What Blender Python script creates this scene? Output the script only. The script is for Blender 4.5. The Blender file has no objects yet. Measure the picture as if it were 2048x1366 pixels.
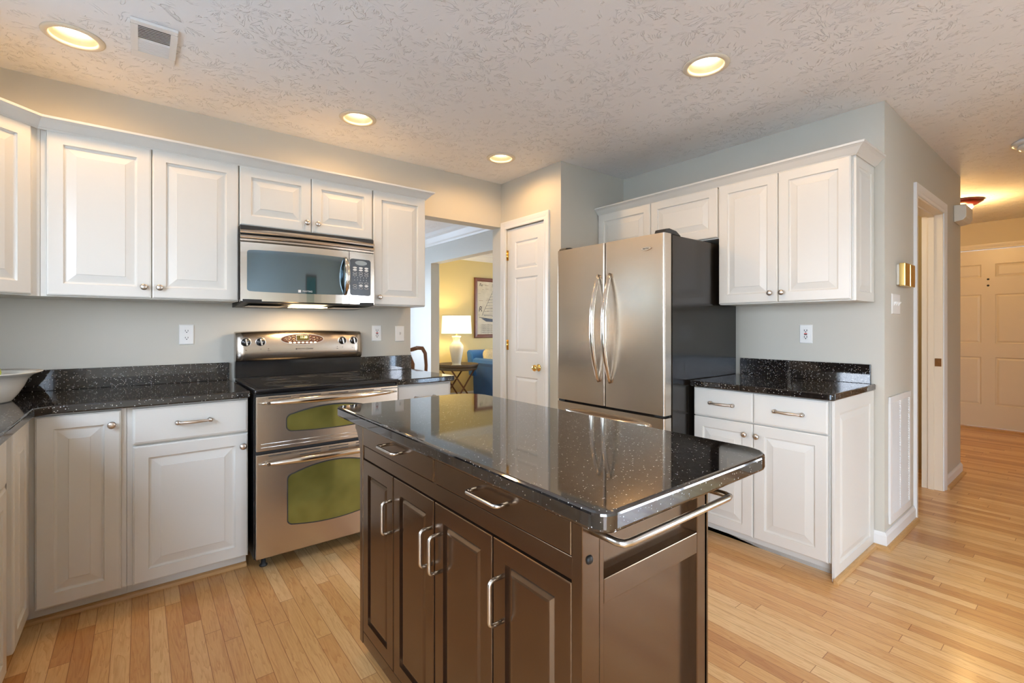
import bpy, bmesh, math, random
from mathutils import Vector, Matrix

random.seed(7)
S = bpy.context.scene
C = S.collection
PI = math.pi

# ------------------------------------------------------------------ camera, sky, exposure
cam_d = bpy.data.cameras.new('camera')
cam = bpy.data.objects.new('camera', cam_d)
C.objects.link(cam)
cam.location = (-0.432, -3.317, 1.231)
cam.rotation_euler = (PI / 2, 0, -0.6686)
cam_d.sensor_width = 36
cam_d.lens = 942.29 / 2048 * 36
cam_d.shift_y = -30.38 / 2048
cam_d.clip_start = 0.05
S.camera = cam
S.view_settings.view_transform = 'Standard'
S.view_settings.look = 'None'
S.view_settings.gamma = 1
S.view_settings.use_curve_mapping = False
S.view_settings.exposure = 0.77
S.cycles.use_denoising = True
S.cycles.max_bounces = 10
S.cycles.diffuse_bounces = 5
S.cycles.glossy_bounces = 5
S.cycles.transmission_bounces = 6
S.cycles.transparent_max_bounces = 8
S.cycles.sample_clamp_indirect = 6
S.cycles.caustics_reflective = False
S.cycles.caustics_refractive = False

SKY = 10.5
W = bpy.data.worlds.new('sky')
S.world = W
W.use_nodes = True
wn = W.node_tree
wn.nodes.clear()
wo = wn.nodes.new('ShaderNodeOutputWorld')
wb = wn.nodes.new('ShaderNodeBackground')
wc = wn.nodes.new('ShaderNodeTexCoord')
ws = wn.nodes.new('ShaderNodeSeparateXYZ')
wr = wn.nodes.new('ShaderNodeValToRGB')
wr.color_ramp.elements[0].position = 0.0
wr.color_ramp.elements[0].color = (0.84, 0.92, 1.05, 1)
wr.color_ramp.elements[1].position = 0.8
wr.color_ramp.elements[1].color = (0.52, 0.73, 1.05, 1)
wn.links.new(wc.outputs['Generated'], ws.inputs[0])
wn.links.new(ws.outputs['Z'], wr.inputs[0])
wn.links.new(wr.outputs[0], wb.inputs[0])
wb.inputs[1].default_value = SKY
wn.links.new(wb.outputs[0], wo.inputs[0])


def area_light(name, loc, rot, sx, sy, energy, col=(1, 1, 1), portal=False):
    d = bpy.data.lights.new(name, 'AREA')
    d.shape = 'RECTANGLE'
    d.size, d.size_y = sx, sy
    d.energy = energy
    d.color = col
    if portal:
        d.cycles.is_portal = True
    o = bpy.data.objects.new(name, d)
    C.objects.link(o)
    o.location = loc
    o.rotation_euler = rot
    return o


# daylight through the windows: portals that guide the sky's light
# (left sink window, glass wall behind the camera, dining window, living room window)
XL, XP, XF = -1.41, 2.066, 2.807          # left wall, pantry wall, fridge wall
YJ, YE = -0.751, -2.548                   # pantry return, hall wall
ZC = 2.482
YB, XR = -6.4, 3.6                        # wall behind the camera, breakfast area right wall
WIN_L = (-2.35, -1.0, 1.10, 2.10)         # y0,y1,z0,z1 on the left wall
WIN_B = (-6.1, -4.2, 0.12, 2.12)           # x0,x1,z0,z1 on the back wall
WIN_S = (-5.9, -3.7, 0.12, 2.12)           # y0,y1,z0,z1 patio glass on the left wall behind the camera
WIN_D = (0.2, 2.2, 0.75, 2.05)            # dining window on the far wall
WIN_V = (0.2, 2.6, 0.5, 2.1)              # y0,y1,z0,z1 living room window on its right wall
YV, XV, XD = 3.55, 7.6, 2.72
area_light('daylight_sink_window', (XL - 0.06, (WIN_L[0] + WIN_L[1]) / 2, (WIN_L[2] + WIN_L[3]) / 2), (0, -PI / 2, 0), WIN_L[3] - WIN_L[2], WIN_L[1] - WIN_L[0], 1, portal=True)
area_light('daylight_side_patio', (XL - 0.06, (WIN_S[0] + WIN_S[1]) / 2, (WIN_S[2] + WIN_S[3]) / 2), (0, -PI / 2, 0), WIN_S[3] - WIN_S[2], WIN_S[1] - WIN_S[0], 1, portal=True)
area_light('daylight_patio_door', (XR + 0.06, (WIN_B[0] + WIN_B[1]) / 2, (WIN_B[2] + WIN_B[3]) / 2), (0, PI / 2, 0), WIN_B[3] - WIN_B[2], WIN_B[1] - WIN_B[0], 1, portal=True)
area_light('daylight_dining_window', ((WIN_D[0] + WIN_D[1]) / 2, YV + 0.06, (WIN_D[2] + WIN_D[3]) / 2), (-PI / 2, 0, 0), WIN_D[1] - WIN_D[0], WIN_D[3] - WIN_D[2], 1, portal=True)
area_light('daylight_living_window', (XV + 0.06, (WIN_V[0] + WIN_V[1]) / 2, (WIN_V[2] + WIN_V[3]) / 2), (0, PI / 2, 0), WIN_V[3] - WIN_V[2], WIN_V[1] - WIN_V[0], 1, portal=True)
CAN_W = 10.0         # ceiling can lamps
CAN_COL = (1.0, 0.60, 0.26)


# ------------------------------------------------------------------ materials
def nd(nt, kind, **kw):
    n = nt.nodes.new(kind)
    for k, v in kw.items():
        setattr(n, k, v)
    return n


def mat(name, col, rough=0.5, metal=0.0, ior=1.5, coat=0.0, noise=0.03, nscale=8.0, bump=0.0, bscale=200.0, stretch=None, emit=None, estr=0.0, sheen=0.0):
    m = bpy.data.materials.new(name)
    m.use_nodes = True
    nt = m.node_tree
    b = nt.nodes['Principled BSDF']
    b.inputs['Roughness'].default_value = rough
    b.inputs['Metallic'].default_value = metal
    b.inputs['IOR'].default_value = ior
    b.inputs['Coat Weight'].default_value = coat
    b.inputs['Coat Roughness'].default_value = 0.05
    if sheen:
        b.inputs['Sheen Weight'].default_value = sheen
    tc = nd(nt, 'ShaderNodeTexCoord')
    n = nd(nt, 'ShaderNodeTexNoise')
    n.inputs['Scale'].default_value = nscale
    n.inputs['Detail'].default_value = 3
    src = tc.outputs['Object']
    if stretch:
        mp = nd(nt, 'ShaderNodeMapping')
        mp.inputs['Scale'].default_value = stretch
        nt.links.new(src, mp.inputs[0])
        src = mp.outputs[0]
    nt.links.new(src, n.inputs['Vector'])
    mx = nd(nt, 'ShaderNodeMix', data_type='RGBA')
    a = [max(0, c * (1 - noise)) for c in col] + [1]
    c2 = [min(1, c * (1 + noise)) for c in col] + [1]
    mx.inputs['A'].default_value = a
    mx.inputs['B'].default_value = c2
    nt.links.new(n.outputs['Fac'], mx.inputs['Factor'])
    nt.links.new(mx.outputs['Result'], b.inputs['Base Color'])
    if bump:
        n2 = nd(nt, 'ShaderNodeTexNoise')
        n2.inputs['Scale'].default_value = bscale
        n2.inputs['Detail'].default_value = 2
        nt.links.new(src, n2.inputs['Vector'])
        bp = nd(nt, 'ShaderNodeBump')
        bp.inputs['Strength'].default_value = bump
        bp.inputs['Distance'].default_value = 0.002
        nt.links.new(n2.outputs['Fac'], bp.inputs['Height'])
        nt.links.new(bp.outputs[0], b.inputs['Normal'])
    if emit:
        b.inputs['Emission Color'].default_value = (*emit, 1)
        b.inputs['Emission Strength'].default_value = estr
    return m


def math_n(nt, op, a, b=None, c=None):
    n = nd(nt, 'ShaderNodeMath', operation=op)
    for i, v in enumerate((a, b, c)):
        if v is None:
            continue
        if isinstance(v, (int, float)):
            n.inputs[i].default_value = v
        else:
            nt.links.new(v, n.inputs[i])
    return n.outputs[0]


def ramp(nt, fac, stops):
    r = nd(nt, 'ShaderNodeValToRGB')
    el = r.color_ramp.elements
    while len(el) < len(stops):
        el.new(0.5)
    for e, (p, c) in zip(el, stops):
        e.position = p
        e.color = (*c, 1)
    nt.links.new(fac, r.inputs[0])
    return r.outputs[0]


def mat_floor(name, axis='Y'):
    m = bpy.data.materials.new(name)
    m.use_nodes = True
    nt = m.node_tree
    b = nt.nodes['Principled BSDF']
    tc = nd(nt, 'ShaderNodeTexCoord')
    sp = nd(nt, 'ShaderNodeSeparateXYZ')
    nt.links.new(tc.outputs['Object'], sp.inputs[0])
    X, Y = (sp.outputs['X'], sp.outputs['Y']) if axis == 'Y' else (sp.outputs['Y'], sp.outputs['X'])
    pw = 0.0575
    u = math_n(nt, 'DIVIDE', X, pw)
    row = math_n(nt, 'FLOOR', u)
    fu = math_n(nt, 'FRACT', u)
    wn1 = nd(nt, 'ShaderNodeTexWhiteNoise', noise_dimensions='1D')
    nt.links.new(row, wn1.inputs['W'])
    off = math_n(nt, 'MULTIPLY', wn1.outputs['Value'], 7.3)
    v = math_n(nt, 'ADD', math_n(nt, 'DIVIDE', Y, 0.95), off)
    col = math_n(nt, 'FLOOR', v)
    fv = math_n(nt, 'FRACT', v)
    cb = nd(nt, 'ShaderNodeCombineXYZ')
    nt.links.new(row, cb.inputs[0])
    nt.links.new(col, cb.inputs[1])
    wn2 = nd(nt, 'ShaderNodeTexWhiteNoise', noise_dimensions='2D')
    nt.links.new(cb.outputs[0], wn2.inputs['Vector'])
    # grain
    gx = math_n(nt, 'ADD', math_n(nt, 'MULTIPLY', X, 26.0), math_n(nt, 'MULTIPLY', wn2.outputs['Value'], 40.0))
    gy = math_n(nt, 'ADD', math_n(nt, 'MULTIPLY', Y, 2.2), math_n(nt, 'MULTIPLY', wn2.outputs['Value'], 91.0))
    gv = nd(nt, 'ShaderNodeCombineXYZ')
    nt.links.new(gx, gv.inputs[0])
    nt.links.new(gy, gv.inputs[1])
    n1 = nd(nt, 'ShaderNodeTexNoise')
    n1.inputs['Scale'].default_value = 1.0
    n1.inputs['Detail'].default_value = 3.0
    n1.inputs['Distortion'].default_value = 0.6
    nt.links.new(gv.outputs[0], n1.inputs['Vector'])
    rings = math_n(nt, 'FRACT', math_n(nt, 'MULTIPLY', n1.outputs['Fac'], 7.0))
    rings = math_n(nt, 'POWER', rings, 3.0)
    n2 = nd(nt, 'ShaderNodeTexNoise')
    n2.inputs['Scale'].default_value = 9.0
    n2.inputs['Detail'].default_value = 4.0
    nt.links.new(gv.outputs[0], n2.inputs['Vector'])
    base = ramp(nt, wn2.outputs['Value'], [(0.0, (0.52, 0.25, 0.085)), (0.2, (0.63, 0.335, 0.12)), (0.6, (0.71, 0.425, 0.17)), (1.0, (0.80, 0.54, 0.26))])
    mx = nd(nt, 'ShaderNodeMix', data_type='RGBA', blend_type='MULTIPLY')
    mx.inputs['B'].default_value = (0.70, 0.52, 0.38, 1)
    nt.links.new(math_n(nt, 'MULTIPLY', rings, 0.55), mx.inputs['Factor'])
    nt.links.new(base, mx.inputs['A'])
    mx2 = nd(nt, 'ShaderNodeMix', data_type='RGBA', blend_type='MULTIPLY')
    mx2.inputs['B'].default_value = (0.72, 0.58, 0.45, 1)
    nt.links.new(math_n(nt, 'MULTIPLY', math_n(nt, 'SUBTRACT', n2.outputs['Fac'], 0.35), 0.9), mx2.inputs['Factor'])
    nt.links.new(mx.outputs['Result'], mx2.inputs['A'])
    # seams
    e1 = math_n(nt, 'MINIMUM', fu, math_n(nt, 'SUBTRACT', 1.0, fu))
    s1 = math_n(nt, 'LESS_THAN', e1, 0.018)
    e2 = math_n(nt, 'MINIMUM', fv, math_n(nt, 'SUBTRACT', 1.0, fv))
    s2 = math_n(nt, 'LESS_THAN', e2, 0.0013)
    seam = math_n(nt, 'MAXIMUM', s1, s2)
    mx3 = nd(nt, 'ShaderNodeMix', data_type='RGBA', blend_type='MULTIPLY')
    mx3.inputs['B'].default_value = (0.42, 0.27, 0.16, 1)
    nt.links.new(math_n(nt, 'MULTIPLY', seam, 0.85), mx3.inputs['Factor'])
    nt.links.new(mx2.outputs['Result'], mx3.inputs['A'])
    nt.links.new(mx3.outputs['Result'], b.inputs['Base Color'])
    b.inputs['Roughness'].default_value = 0.30
    b.inputs['Coat Weight'].default_value = 0.15
    b.inputs['Coat Roughness'].default_value = 0.15
    bp = nd(nt, 'ShaderNodeBump')
    bp.inputs['Strength'].default_value = 0.25
    bp.inputs['Distance'].default_value = 0.001
    nt.links.new(math_n(nt, 'SUBTRACT', n2.outputs['Fac'], seam), bp.inputs['Height'])
    nt.links.new(bp.outputs[0], b.inputs['Normal'])
    return m


def mat_ceiling(name, col):
    """stomp-brush plaster: radial splats with ridges"""
    m = bpy.data.materials.new(name)
    m.use_nodes = True
    nt = m.node_tree
    b = nt.nodes['Principled BSDF']
    b.inputs['Base Color'].default_value = (*col, 1)
    b.inputs['Roughness'].default_value = 0.75
    tc = nd(nt, 'ShaderNodeTexCoord')
    warp = nd(nt, 'ShaderNodeTexNoise')
    warp.inputs['Scale'].default_value = 14.0
    warp.inputs['Detail'].default_value = 2.0
    nt.links.new(tc.outputs['Object'], warp.inputs['Vector'])
    heights = []
    for k, (sc, ofs) in enumerate(((3.7, 0.0), (4.3, 3.7))):
        mp = nd(nt, 'ShaderNodeMapping')
        mp.inputs['Location'].default_value = (ofs, ofs * 1.7, 0)
        nt.links.new(tc.outputs['Object'], mp.inputs[0])
        wv = nd(nt, 'ShaderNodeVectorMath', operation='MULTIPLY_ADD')
        nt.links.new(warp.outputs['Color'], wv.inputs[0])
        wv.inputs[1].default_value = (0.035, 0.035, 0)
        nt.links.new(mp.outputs[0], wv.inputs[2])
        flat = nd(nt, 'ShaderNodeVectorMath', operation='MULTIPLY')
        nt.links.new(wv.outputs[0], flat.inputs[0])
        flat.inputs[1].default_value = (1, 1, 0)
        vo = nd(nt, 'ShaderNodeTexVoronoi', voronoi_dimensions='2D')
        vo.inputs['Scale'].default_value = sc
        nt.links.new(flat.outputs[0], vo.inputs['Vector'])
        df = nd(nt, 'ShaderNodeVectorMath', operation='SUBTRACT')
        nt.links.new(flat.outputs[0], df.inputs[0])
        nt.links.new(vo.outputs['Position'], df.inputs[1])
        sp = nd(nt, 'ShaderNodeSeparateXYZ')
        nt.links.new(df.outputs[0], sp.inputs[0])
        ang = math_n(nt, 'ARCTAN2', sp.outputs['Y'], sp.outputs['X'])
        ln = nd(nt, 'ShaderNodeVectorMath', operation='LENGTH')
        nt.links.new(df.outputs[0], ln.inputs[0])
        r = ln.outputs['Value']
        cv = nd(nt, 'ShaderNodeCombineXYZ')
        nt.links.new(math_n(nt, 'MULTIPLY', ang, 3.6), cv.inputs[0])
        nt.links.new(math_n(nt, 'MULTIPLY', r, 11.0), cv.inputs[1])
        sepc = nd(nt, 'ShaderNodeSeparateColor')
        nt.links.new(vo.outputs['Color'], sepc.inputs[0])
        nt.links.new(math_n(nt, 'MULTIPLY', sepc.outputs[0], 50.0), cv.inputs[2])
        ns = nd(nt, 'ShaderNodeTexNoise')
        ns.inputs['Scale'].default_value = 1.0
        ns.inputs['Detail'].default_value = 2.0
        ns.inputs['Distortion'].default_value = 0.3
        nt.links.new(cv.outputs[0], ns.inputs['Vector'])
        ridge = nd(nt, 'ShaderNodeMapRange', interpolation_type='SMOOTHSTEP')
        ridge.inputs['From Min'].default_value = 0.028
        ridge.inputs['From Max'].default_value = 0.006
        nt.links.new(math_n(nt, 'ABSOLUTE', math_n(nt, 'SUBTRACT', ns.outputs['Fac'], 0.52)), ridge.inputs['Value'])
        mk = nd(nt, 'ShaderNodeMapRange', interpolation_type='SMOOTHSTEP')
        mk.inputs['From Min'].default_value = 0.15
        mk.inputs['From Max'].default_value = 0.115
        nt.links.new(r, mk.inputs['Value'])
        mk2 = nd(nt, 'ShaderNodeMapRange', interpolation_type='SMOOTHSTEP')
        mk2.inputs['From Min'].default_value = 0.012
        mk2.inputs['From Max'].default_value = 0.03
        nt.links.new(r, mk2.inputs['Value'])
        brk = nd(nt, 'ShaderNodeTexNoise')
        brk.inputs['Scale'].default_value = 17.0 + 3 * k
        brk.inputs['Detail'].default_value = 1.0
        nt.links.new(mp.outputs[0], brk.inputs['Vector'])
        bm_ = nd(nt, 'ShaderNodeMapRange', interpolation_type='SMOOTHSTEP')
        bm_.inputs['From Min'].default_value = 0.48
        bm_.inputs['From Max'].default_value = 0.60
        nt.links.new(brk.outputs['Fac'], bm_.inputs['Value'])
        hh = math_n(nt, 'MULTIPLY', math_n(nt, 'MULTIPLY', ridge.outputs[0], mk.outputs[0]), mk2.outputs[0])
        heights.append(math_n(nt, 'MULTIPLY', hh, bm_.outputs[0]))
    h = math_n(nt, 'MAXIMUM', heights[0], heights[1])
    bp = nd(nt, 'ShaderNodeBump')
    bp.inputs['Strength'].default_value = 0.75
    bp.inputs['Distance'].default_value = 0.006
    nt.links.new(h, bp.inputs['Height'])
    nt.links.new(bp.outputs[0], b.inputs['Normal'])
    return m


def mat_granite(name, ior=1.75, scale=210, keep=0.85):
    m = bpy.data.materials.new(name)
    m.use_nodes = True
    nt = m.node_tree
    b = nt.nodes['Principled BSDF']
    tc = nd(nt, 'ShaderNodeTexCoord')
    vo = nd(nt, 'ShaderNodeTexVoronoi')
    vo.inputs['Scale'].default_value = scale
    nt.links.new(tc.outputs['Object'], vo.inputs['Vector'])
    sc = nd(nt, 'ShaderNodeSeparateColor')
    nt.links.new(vo.outputs['Color'], sc.inputs[0])
    pick = math_n(nt, 'GREATER_THAN', sc.outputs[0], keep)
    near = math_n(nt, 'LESS_THAN', vo.outputs['Distance'], math_n(nt, 'MULTIPLY_ADD', sc.outputs[1], 0.32, 0.12))
    fleck = math_n(nt, 'MULTIPLY', pick, near)
    fc = ramp(nt, sc.outputs[2], [(0.0, (0.42, 0.36, 0.26)), (0.6, (0.60, 0.60, 0.58)), (1.0, (0.30, 0.33, 0.36))])
    ns = nd(nt, 'ShaderNodeTexNoise')
    ns.inputs['Scale'].default_value = 60
    nt.links.new(tc.outputs['Object'], ns.inputs['Vector'])
    bc = ramp(nt, ns.outputs['Fac'], [(0.35, (0.006, 0.005, 0.005)), (0.75, (0.022, 0.018, 0.015))])
    mx = nd(nt, 'ShaderNodeMix', data_type='RGBA')
    nt.links.new(fleck, mx.inputs['Factor'])
    nt.links.new(bc, mx.inputs['A'])
    nt.links.new(fc, mx.inputs['B'])
    nt.links.new(mx.outputs['Result'], b.inputs['Base Color'])
    b.inputs['Roughness'].default_value = 0.045
    b.inputs['IOR'].default_value = ior
    return m


def mat_glass(name, tint=(1, 1, 1)):
    m = bpy.data.materials.new(name)
    m.use_nodes = True
    nt = m.node_tree
    nt.nodes.remove(nt.nodes['Principled BSDF'])
    out = nt.nodes['Material Output']
    tr = nd(nt, 'ShaderNodeBsdfTransparent')
    tr.inputs[0].default_value = (*tint, 1)
    gl = nd(nt, 'ShaderNodeBsdfGlossy')
    gl.inputs['Roughness'].default_value = 0.0
    fr = nd(nt, 'ShaderNodeFresnel')
    mx = nd(nt, 'ShaderNodeMixShader')
    ge = nd(nt, 'ShaderNodeNewGeometry')
    nt.links.new(math_n(nt, 'MULTIPLY', fr.outputs[0], math_n(nt, 'SUBTRACT', 1.0, ge.outputs['Backfacing'])), mx.inputs[0])
    nt.links.new(tr.outputs[0], mx.inputs[1])
    nt.links.new(gl.outputs[0], mx.inputs[2])
    nt.links.new(mx.outputs[0], out.inputs[0])
    return m


def mat_oven_glass(name):
    """tinted double glazing: dark upper band, olive gold coating"""
    m = bpy.data.materials.new(name)
    m.use_nodes = True
    nt = m.node_tree
    b = nt.nodes['Principled BSDF']
    tc = nd(nt, 'ShaderNodeTexCoord')
    ns = nd(nt, 'ShaderNodeTexNoise')
    ns.inputs['Scale'].default_value = 6
    nt.links.new(tc.outputs['Object'], ns.inputs['Vector'])
    c = ramp(nt, ns.outputs['Fac'], [(0.3, (0.10, 0.092, 0.022)), (0.7, (0.165, 0.148, 0.038))])
    nt.links.new(c, b.inputs['Base Color'])
    b.inputs['Roughness'].default_value = 0.08
    b.inputs['Metallic'].default_value = 0.0
    b.inputs['IOR'].default_value = 2.2
    b.inputs['Specular Tint'].default_value = (0.85, 1.0, 0.45, 1)
    return m


M = {}
M['cab'] = mat('white_cabinet_paint', (0.67, 0.655, 0.60), 0.32, noise=0.015, nscale=3)
M['trimw'] = mat('white_trim_paint', (0.78, 0.78, 0.765), 0.35, noise=0.015)
M['warmlitdoor'] = mat('lamplit_white_entry_paint', (0.66, 0.57, 0.41), 0.35, noise=0.02)  # white door and casing, warm hall lamplight put into the colour
M['wall'] = mat('greige_wall_paint', (0.575, 0.55, 0.475), 0.6, noise=0.02, nscale=2, bump=0.08, bscale=300)
M['wally'] = mat('yellow_wall_paint', (0.66, 0.54, 0.26), 0.6, noise=0.02, nscale=2, bump=0.08, bscale=300)
M['wallh'] = mat('tan_hall_paint', (0.56, 0.47, 0.30), 0.6, noise=0.02, nscale=2)
M['walld'] = mat('pale_dining_paint', (0.62, 0.63, 0.60), 0.6, noise=0.02, nscale=2)
M['ceil'] = mat_ceiling('stippled_ceiling_plaster', (0.86, 0.855, 0.85))
M['floor'] = mat_floor('oak_strip_floor')
M['oak'] = mat('oak_moulding', (0.52, 0.30, 0.12), 0.35, noise=0.25, nscale=14, stretch=(2, 2, 30))
M['granite'] = mat_granite('black_granite', 1.7, 210, 0.80)
M['granitetop'] = mat_granite('black_granite_high_polish', 2.1, 280, 0.93)
M['steel'] = mat('brushed_steel', (0.57, 0.50, 0.42), 0.27, metal=1.0, noise=0.05, nscale=40, stretch=(1, 1, 60), bump=0.03, bscale=150)
M['steelb'] = mat('polished_steel', (0.70, 0.66, 0.60), 0.14, metal=1.0, noise=0.02)
M['nickel'] = mat('brushed_nickel', (0.60, 0.55, 0.49), 0.30, metal=1.0, noise=0.06, nscale=60)
M['satin'] = mat('satin_steel_bar', (0.68, 0.66, 0.63), 0.24, metal=1.0, noise=0.03)
M['brass'] = mat('polished_brass', (0.80, 0.56, 0.20), 0.16, metal=1.0, noise=0.04)
M['blackg'] = mat('gloss_black_enamel', (0.012, 0.012, 0.013), 0.12, ior=1.6, noise=0.1)
M['fridgeside'] = mat('black_textured_fridge_side', (0.010, 0.008, 0.006), 0.14, ior=1.55, noise=0.1, bump=0.05, bscale=500)
M['blackglass'] = mat('black_ceramic_glass', (0.008, 0.008, 0.009), 0.06, ior=1.6, noise=0.1)
M['mwglass'] = mat('smoked_microwave_glass', (0.22, 0.30, 0.37), 0.05, metal=1.0, noise=0.03)
M['panelgrey'] = mat('dark_grey_keypad', (0.03, 0.038, 0.045), 0.3, noise=0.05)
M['ovenglass'] = mat_oven_glass('olive_oven_glass')
M['espresso'] = mat('espresso_stained_wood', (0.022, 0.012, 0.007), 0.19, ior=2.2, noise=0.18, nscale=20, stretch=(1, 1, 0.08))
M['espresso'].node_tree.nodes['Principled BSDF'].inputs['Specular Tint'].default_value = (1.0, 0.68, 0.40, 1)
M['dark'] = mat('black_plastic', (0.015, 0.015, 0.015), 0.5, noise=0.1)
M['plastic'] = mat('white_plastic', (0.80, 0.80, 0.77), 0.35, noise=0.02)
M['ivory'] = mat('almond_plastic', (0.72, 0.69, 0.60), 0.4, noise=0.02)
M['slot'] = mat('dark_slot', (0.03, 0.03, 0.03), 0.6, noise=0.05)
M['red'] = mat('red_button', (0.55, 0.03, 0.02), 0.4, noise=0.05)
M['ink'] = mat('dark_ink', (0.03, 0.03, 0.035), 0.5, noise=0.05)
M['bowl'] = mat('white_glazed_ceramic', (0.78, 0.75, 0.67), 0.12, noise=0.02)
M['apple'] = mat('green_apple_skin', (0.45, 0.50, 0.05), 0.25, noise=0.2, nscale=25)
M['stem'] = mat('brown_stem', (0.10, 0.06, 0.02), 0.6, noise=0.2)
M['vase'] = mat('cream_ceramic', (0.74, 0.71, 0.62), 0.3, noise=0.05, nscale=30, bump=0.4, bscale=40)
M['shade'] = mat('lit_linen_shade', (0.85, 0.80, 0.62), 0.8, noise=0.03, nscale=60, emit=(1.0, 0.84, 0.52), estr=0.85)
M['wicker'] = mat('dark_wicker', (0.10, 0.075, 0.05), 0.6, noise=0.5, nscale=60, bump=0.8, bscale=90)
M['walnut'] = mat('walnut_wood', (0.16, 0.07, 0.03), 0.3, noise=0.3, nscale=12, stretch=(6, 6, 1))
M['frame'] = mat('mahogany_frame', (0.16, 0.05, 0.025), 0.3, noise=0.3, nscale=15)
M['velvet'] = mat('blue_velvet', (0.006, 0.10, 0.36), 0.7, noise=0.25, nscale=6, sheen=0.25)
M['pillow'] = mat('tan_pillow_cloth', (0.55, 0.47, 0.30), 0.8, noise=0.3, nscale=40)
M['paper'] = mat('aged_print_paper', (0.62, 0.58, 0.47), 0.7, noise=0.22, nscale=9)
M['lens'] = mat('lit_lamp_lens', (1, 0.95, 0.85), 0.5, noise=0.01, emit=(1.0, 0.93, 0.78), estr=3.4)
M['cantrim'] = mat('cream_can_trim', (0.74, 0.66, 0.52), 0.4, noise=0.02)
M['canin'] = mat('cream_can_baffle', (0.50, 0.44, 0.27), 0.35, noise=0.02)
M['digits'] = mat('lit_clock_digits', (0.9, 0.8, 0.3), 0.5, noise=0.01, emit=(1.0, 0.86, 0.35), estr=2.0)
M['lcd'] = mat('olive_clock_screen', (0.05, 0.045, 0.012), 0.25, noise=0.05)
M['lcdgrey'] = mat('grey_lcd_screen', (0.30, 0.34, 0.34), 0.3, noise=0.1)
M['brownpanel'] = mat('brown_control_panel', (0.06, 0.025, 0.015), 0.2, noise=0.2)
M['darkred'] = mat('dark_red_lamp_base', (0.12, 0.012, 0.008), 0.3, noise=0.1)
M['glass'] = mat_glass('window_glass')
M['lawn'] = mat('pale_bounce_ground', (0.50, 0.50, 0.48), 0.9, noise=0.1, nscale=3)  # unseen ground, made pale to bounce sky light through windows onto the ceiling
M['leaf'] = mat('tree_foliage', (0.07, 0.17, 0.03), 0.8, noise=0.6, nscale=4)
M['bark'] = mat('tree_bark', (0.10, 0.07, 0.045), 0.9, noise=0.3, nscale=10)
M['canvas1'] = mat('teal_painting_canvas', (0.10, 0.22, 0.20), 0.6, noise=0.8, nscale=5, stretch=(6, 6, 1))
M['lightglass'] = mat('frosted_lamp_glass', (0.85, 0.84, 0.80), 0.25, noise=0.02)
M['warmglass'] = mat('lit_frosted_lamp_glass', (0.9, 0.85, 0.7), 0.3, noise=0.02, emit=(1.0, 0.80, 0.45), estr=5.0)
M['hoodlens'] = mat('lit_hood_lens', (1, 0.9, 0.7), 0.4, noise=0.01, emit=(1.0, 0.80, 0.48), estr=8.0)


# ------------------------------------------------------------------ geometry helpers
def BM():
    return bmesh.new()


def merge(bm, tmp, mtx=None):
    if mtx is not None:
        tmp.transform(mtx)
    me = bpy.data.meshes.new('t')
    tmp.to_mesh(me)
    tmp.free()
    bm.from_mesh(me)
    bpy.data.meshes.remove(me)


def box(bm, x0, x1, y0, y1, z0, z1, r=0.0, seg=2):
    t = BM()
    bmesh.ops.create_cube(t, size=1)
    for v in t.verts:
        v.co = Vector(((x0 + x1) / 2 + v.co.x * (x1 - x0), (y0 + y1) / 2 + v.co.y * (y1 - y0), (z0 + z1) / 2 + v.co.z * (z1 - z0)))
    if r > 0:
        bmesh.ops.bevel(t, geom=list(t.edges), offset=min(r, 0.45 * min(x1 - x0, y1 - y0, z1 - z0)), segments=seg, affect='EDGES', profile=0.5)
    merge(bm, t)
    return bm


def prism(bm, pts, a, b, axis='Z', r=0.0, seg=2, only_cap=False):
    """polygon pts extruded along axis from a to b; axis Z: pts=(x,y); Y: pts=(x,z); X: pts=(y,z)"""
    t = BM()

    def P(p, h):
        if axis == 'Z':
            return (p[0], p[1], h)
        if axis == 'Y':
            return (p[0], h, p[1])
        return (h, p[0], p[1])
    lo = [t.verts.new(P(p, a)) for p in pts]
    hi = [t.verts.new(P(p, b)) for p in pts]
    n = len(pts)
    f1 = t.faces.new(lo)
    f2 = t.faces.new(hi)
    for i in range(n):
        t.faces.new((lo[i], lo[(i + 1) % n], hi[(i + 1) % n], hi[i]))
    bmesh.ops.recalc_face_normals(t, faces=t.faces)
    if r > 0:
        es = set(f1.edges) | set(f2.edges)
        if not only_cap:
            es = set(t.edges)
        bmesh.ops.bevel(t, geom=list(es), offset=r, segments=seg, affect='EDGES', profile=0.5)
    merge(bm, t)
    return bm


def tube(bm, pts, rad, n=12, caps=True, flat=1.0, up=None):
    """sweep a circle along points; rad scalar or list"""
    t = BM()
    pts = [Vector(p) for p in pts]
    if not isinstance(rad, (list, tuple)):
        rad = [rad] * len(pts)
    ref = Vector(up) if up else None
    rings = []
    prev = None
    for i, p in enumerate(pts):
        d = (pts[min(i + 1, len(pts) - 1)] - pts[max(i - 1, 0)]).normalized()
        if ref is not None:
            a = (ref - d * ref.dot(d)).normalized()
        elif prev is None:
            q = Vector((0, 0, 1)) if abs(d.z) < 0.9 else Vector((1, 0, 0))
            a = (q - d * q.dot(d)).normalized()
        else:
            a = (prev - d * prev.dot(d)).normalized()
        prev = a
        c = d.cross(a)
        rings.append([t.verts.new(p + (a * math.cos(2 * PI * k / n) + c * math.sin(2 * PI * k / n) * flat) * rad[i]) for k in range(n)])
    for i in range(len(rings) - 1):
        for k in range(n):
            f = t.faces.new((rings[i][k], rings[i][(k + 1) % n], rings[i + 1][(k + 1) % n], rings[i + 1][k]))
            f.smooth = True
    if caps:
        t.faces.new(rings[0][::-1])
        t.faces.new(rings[-1])
    bmesh.ops.recalc_face_normals(t, faces=t.faces)
    merge(bm, t)
    return bm


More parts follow.
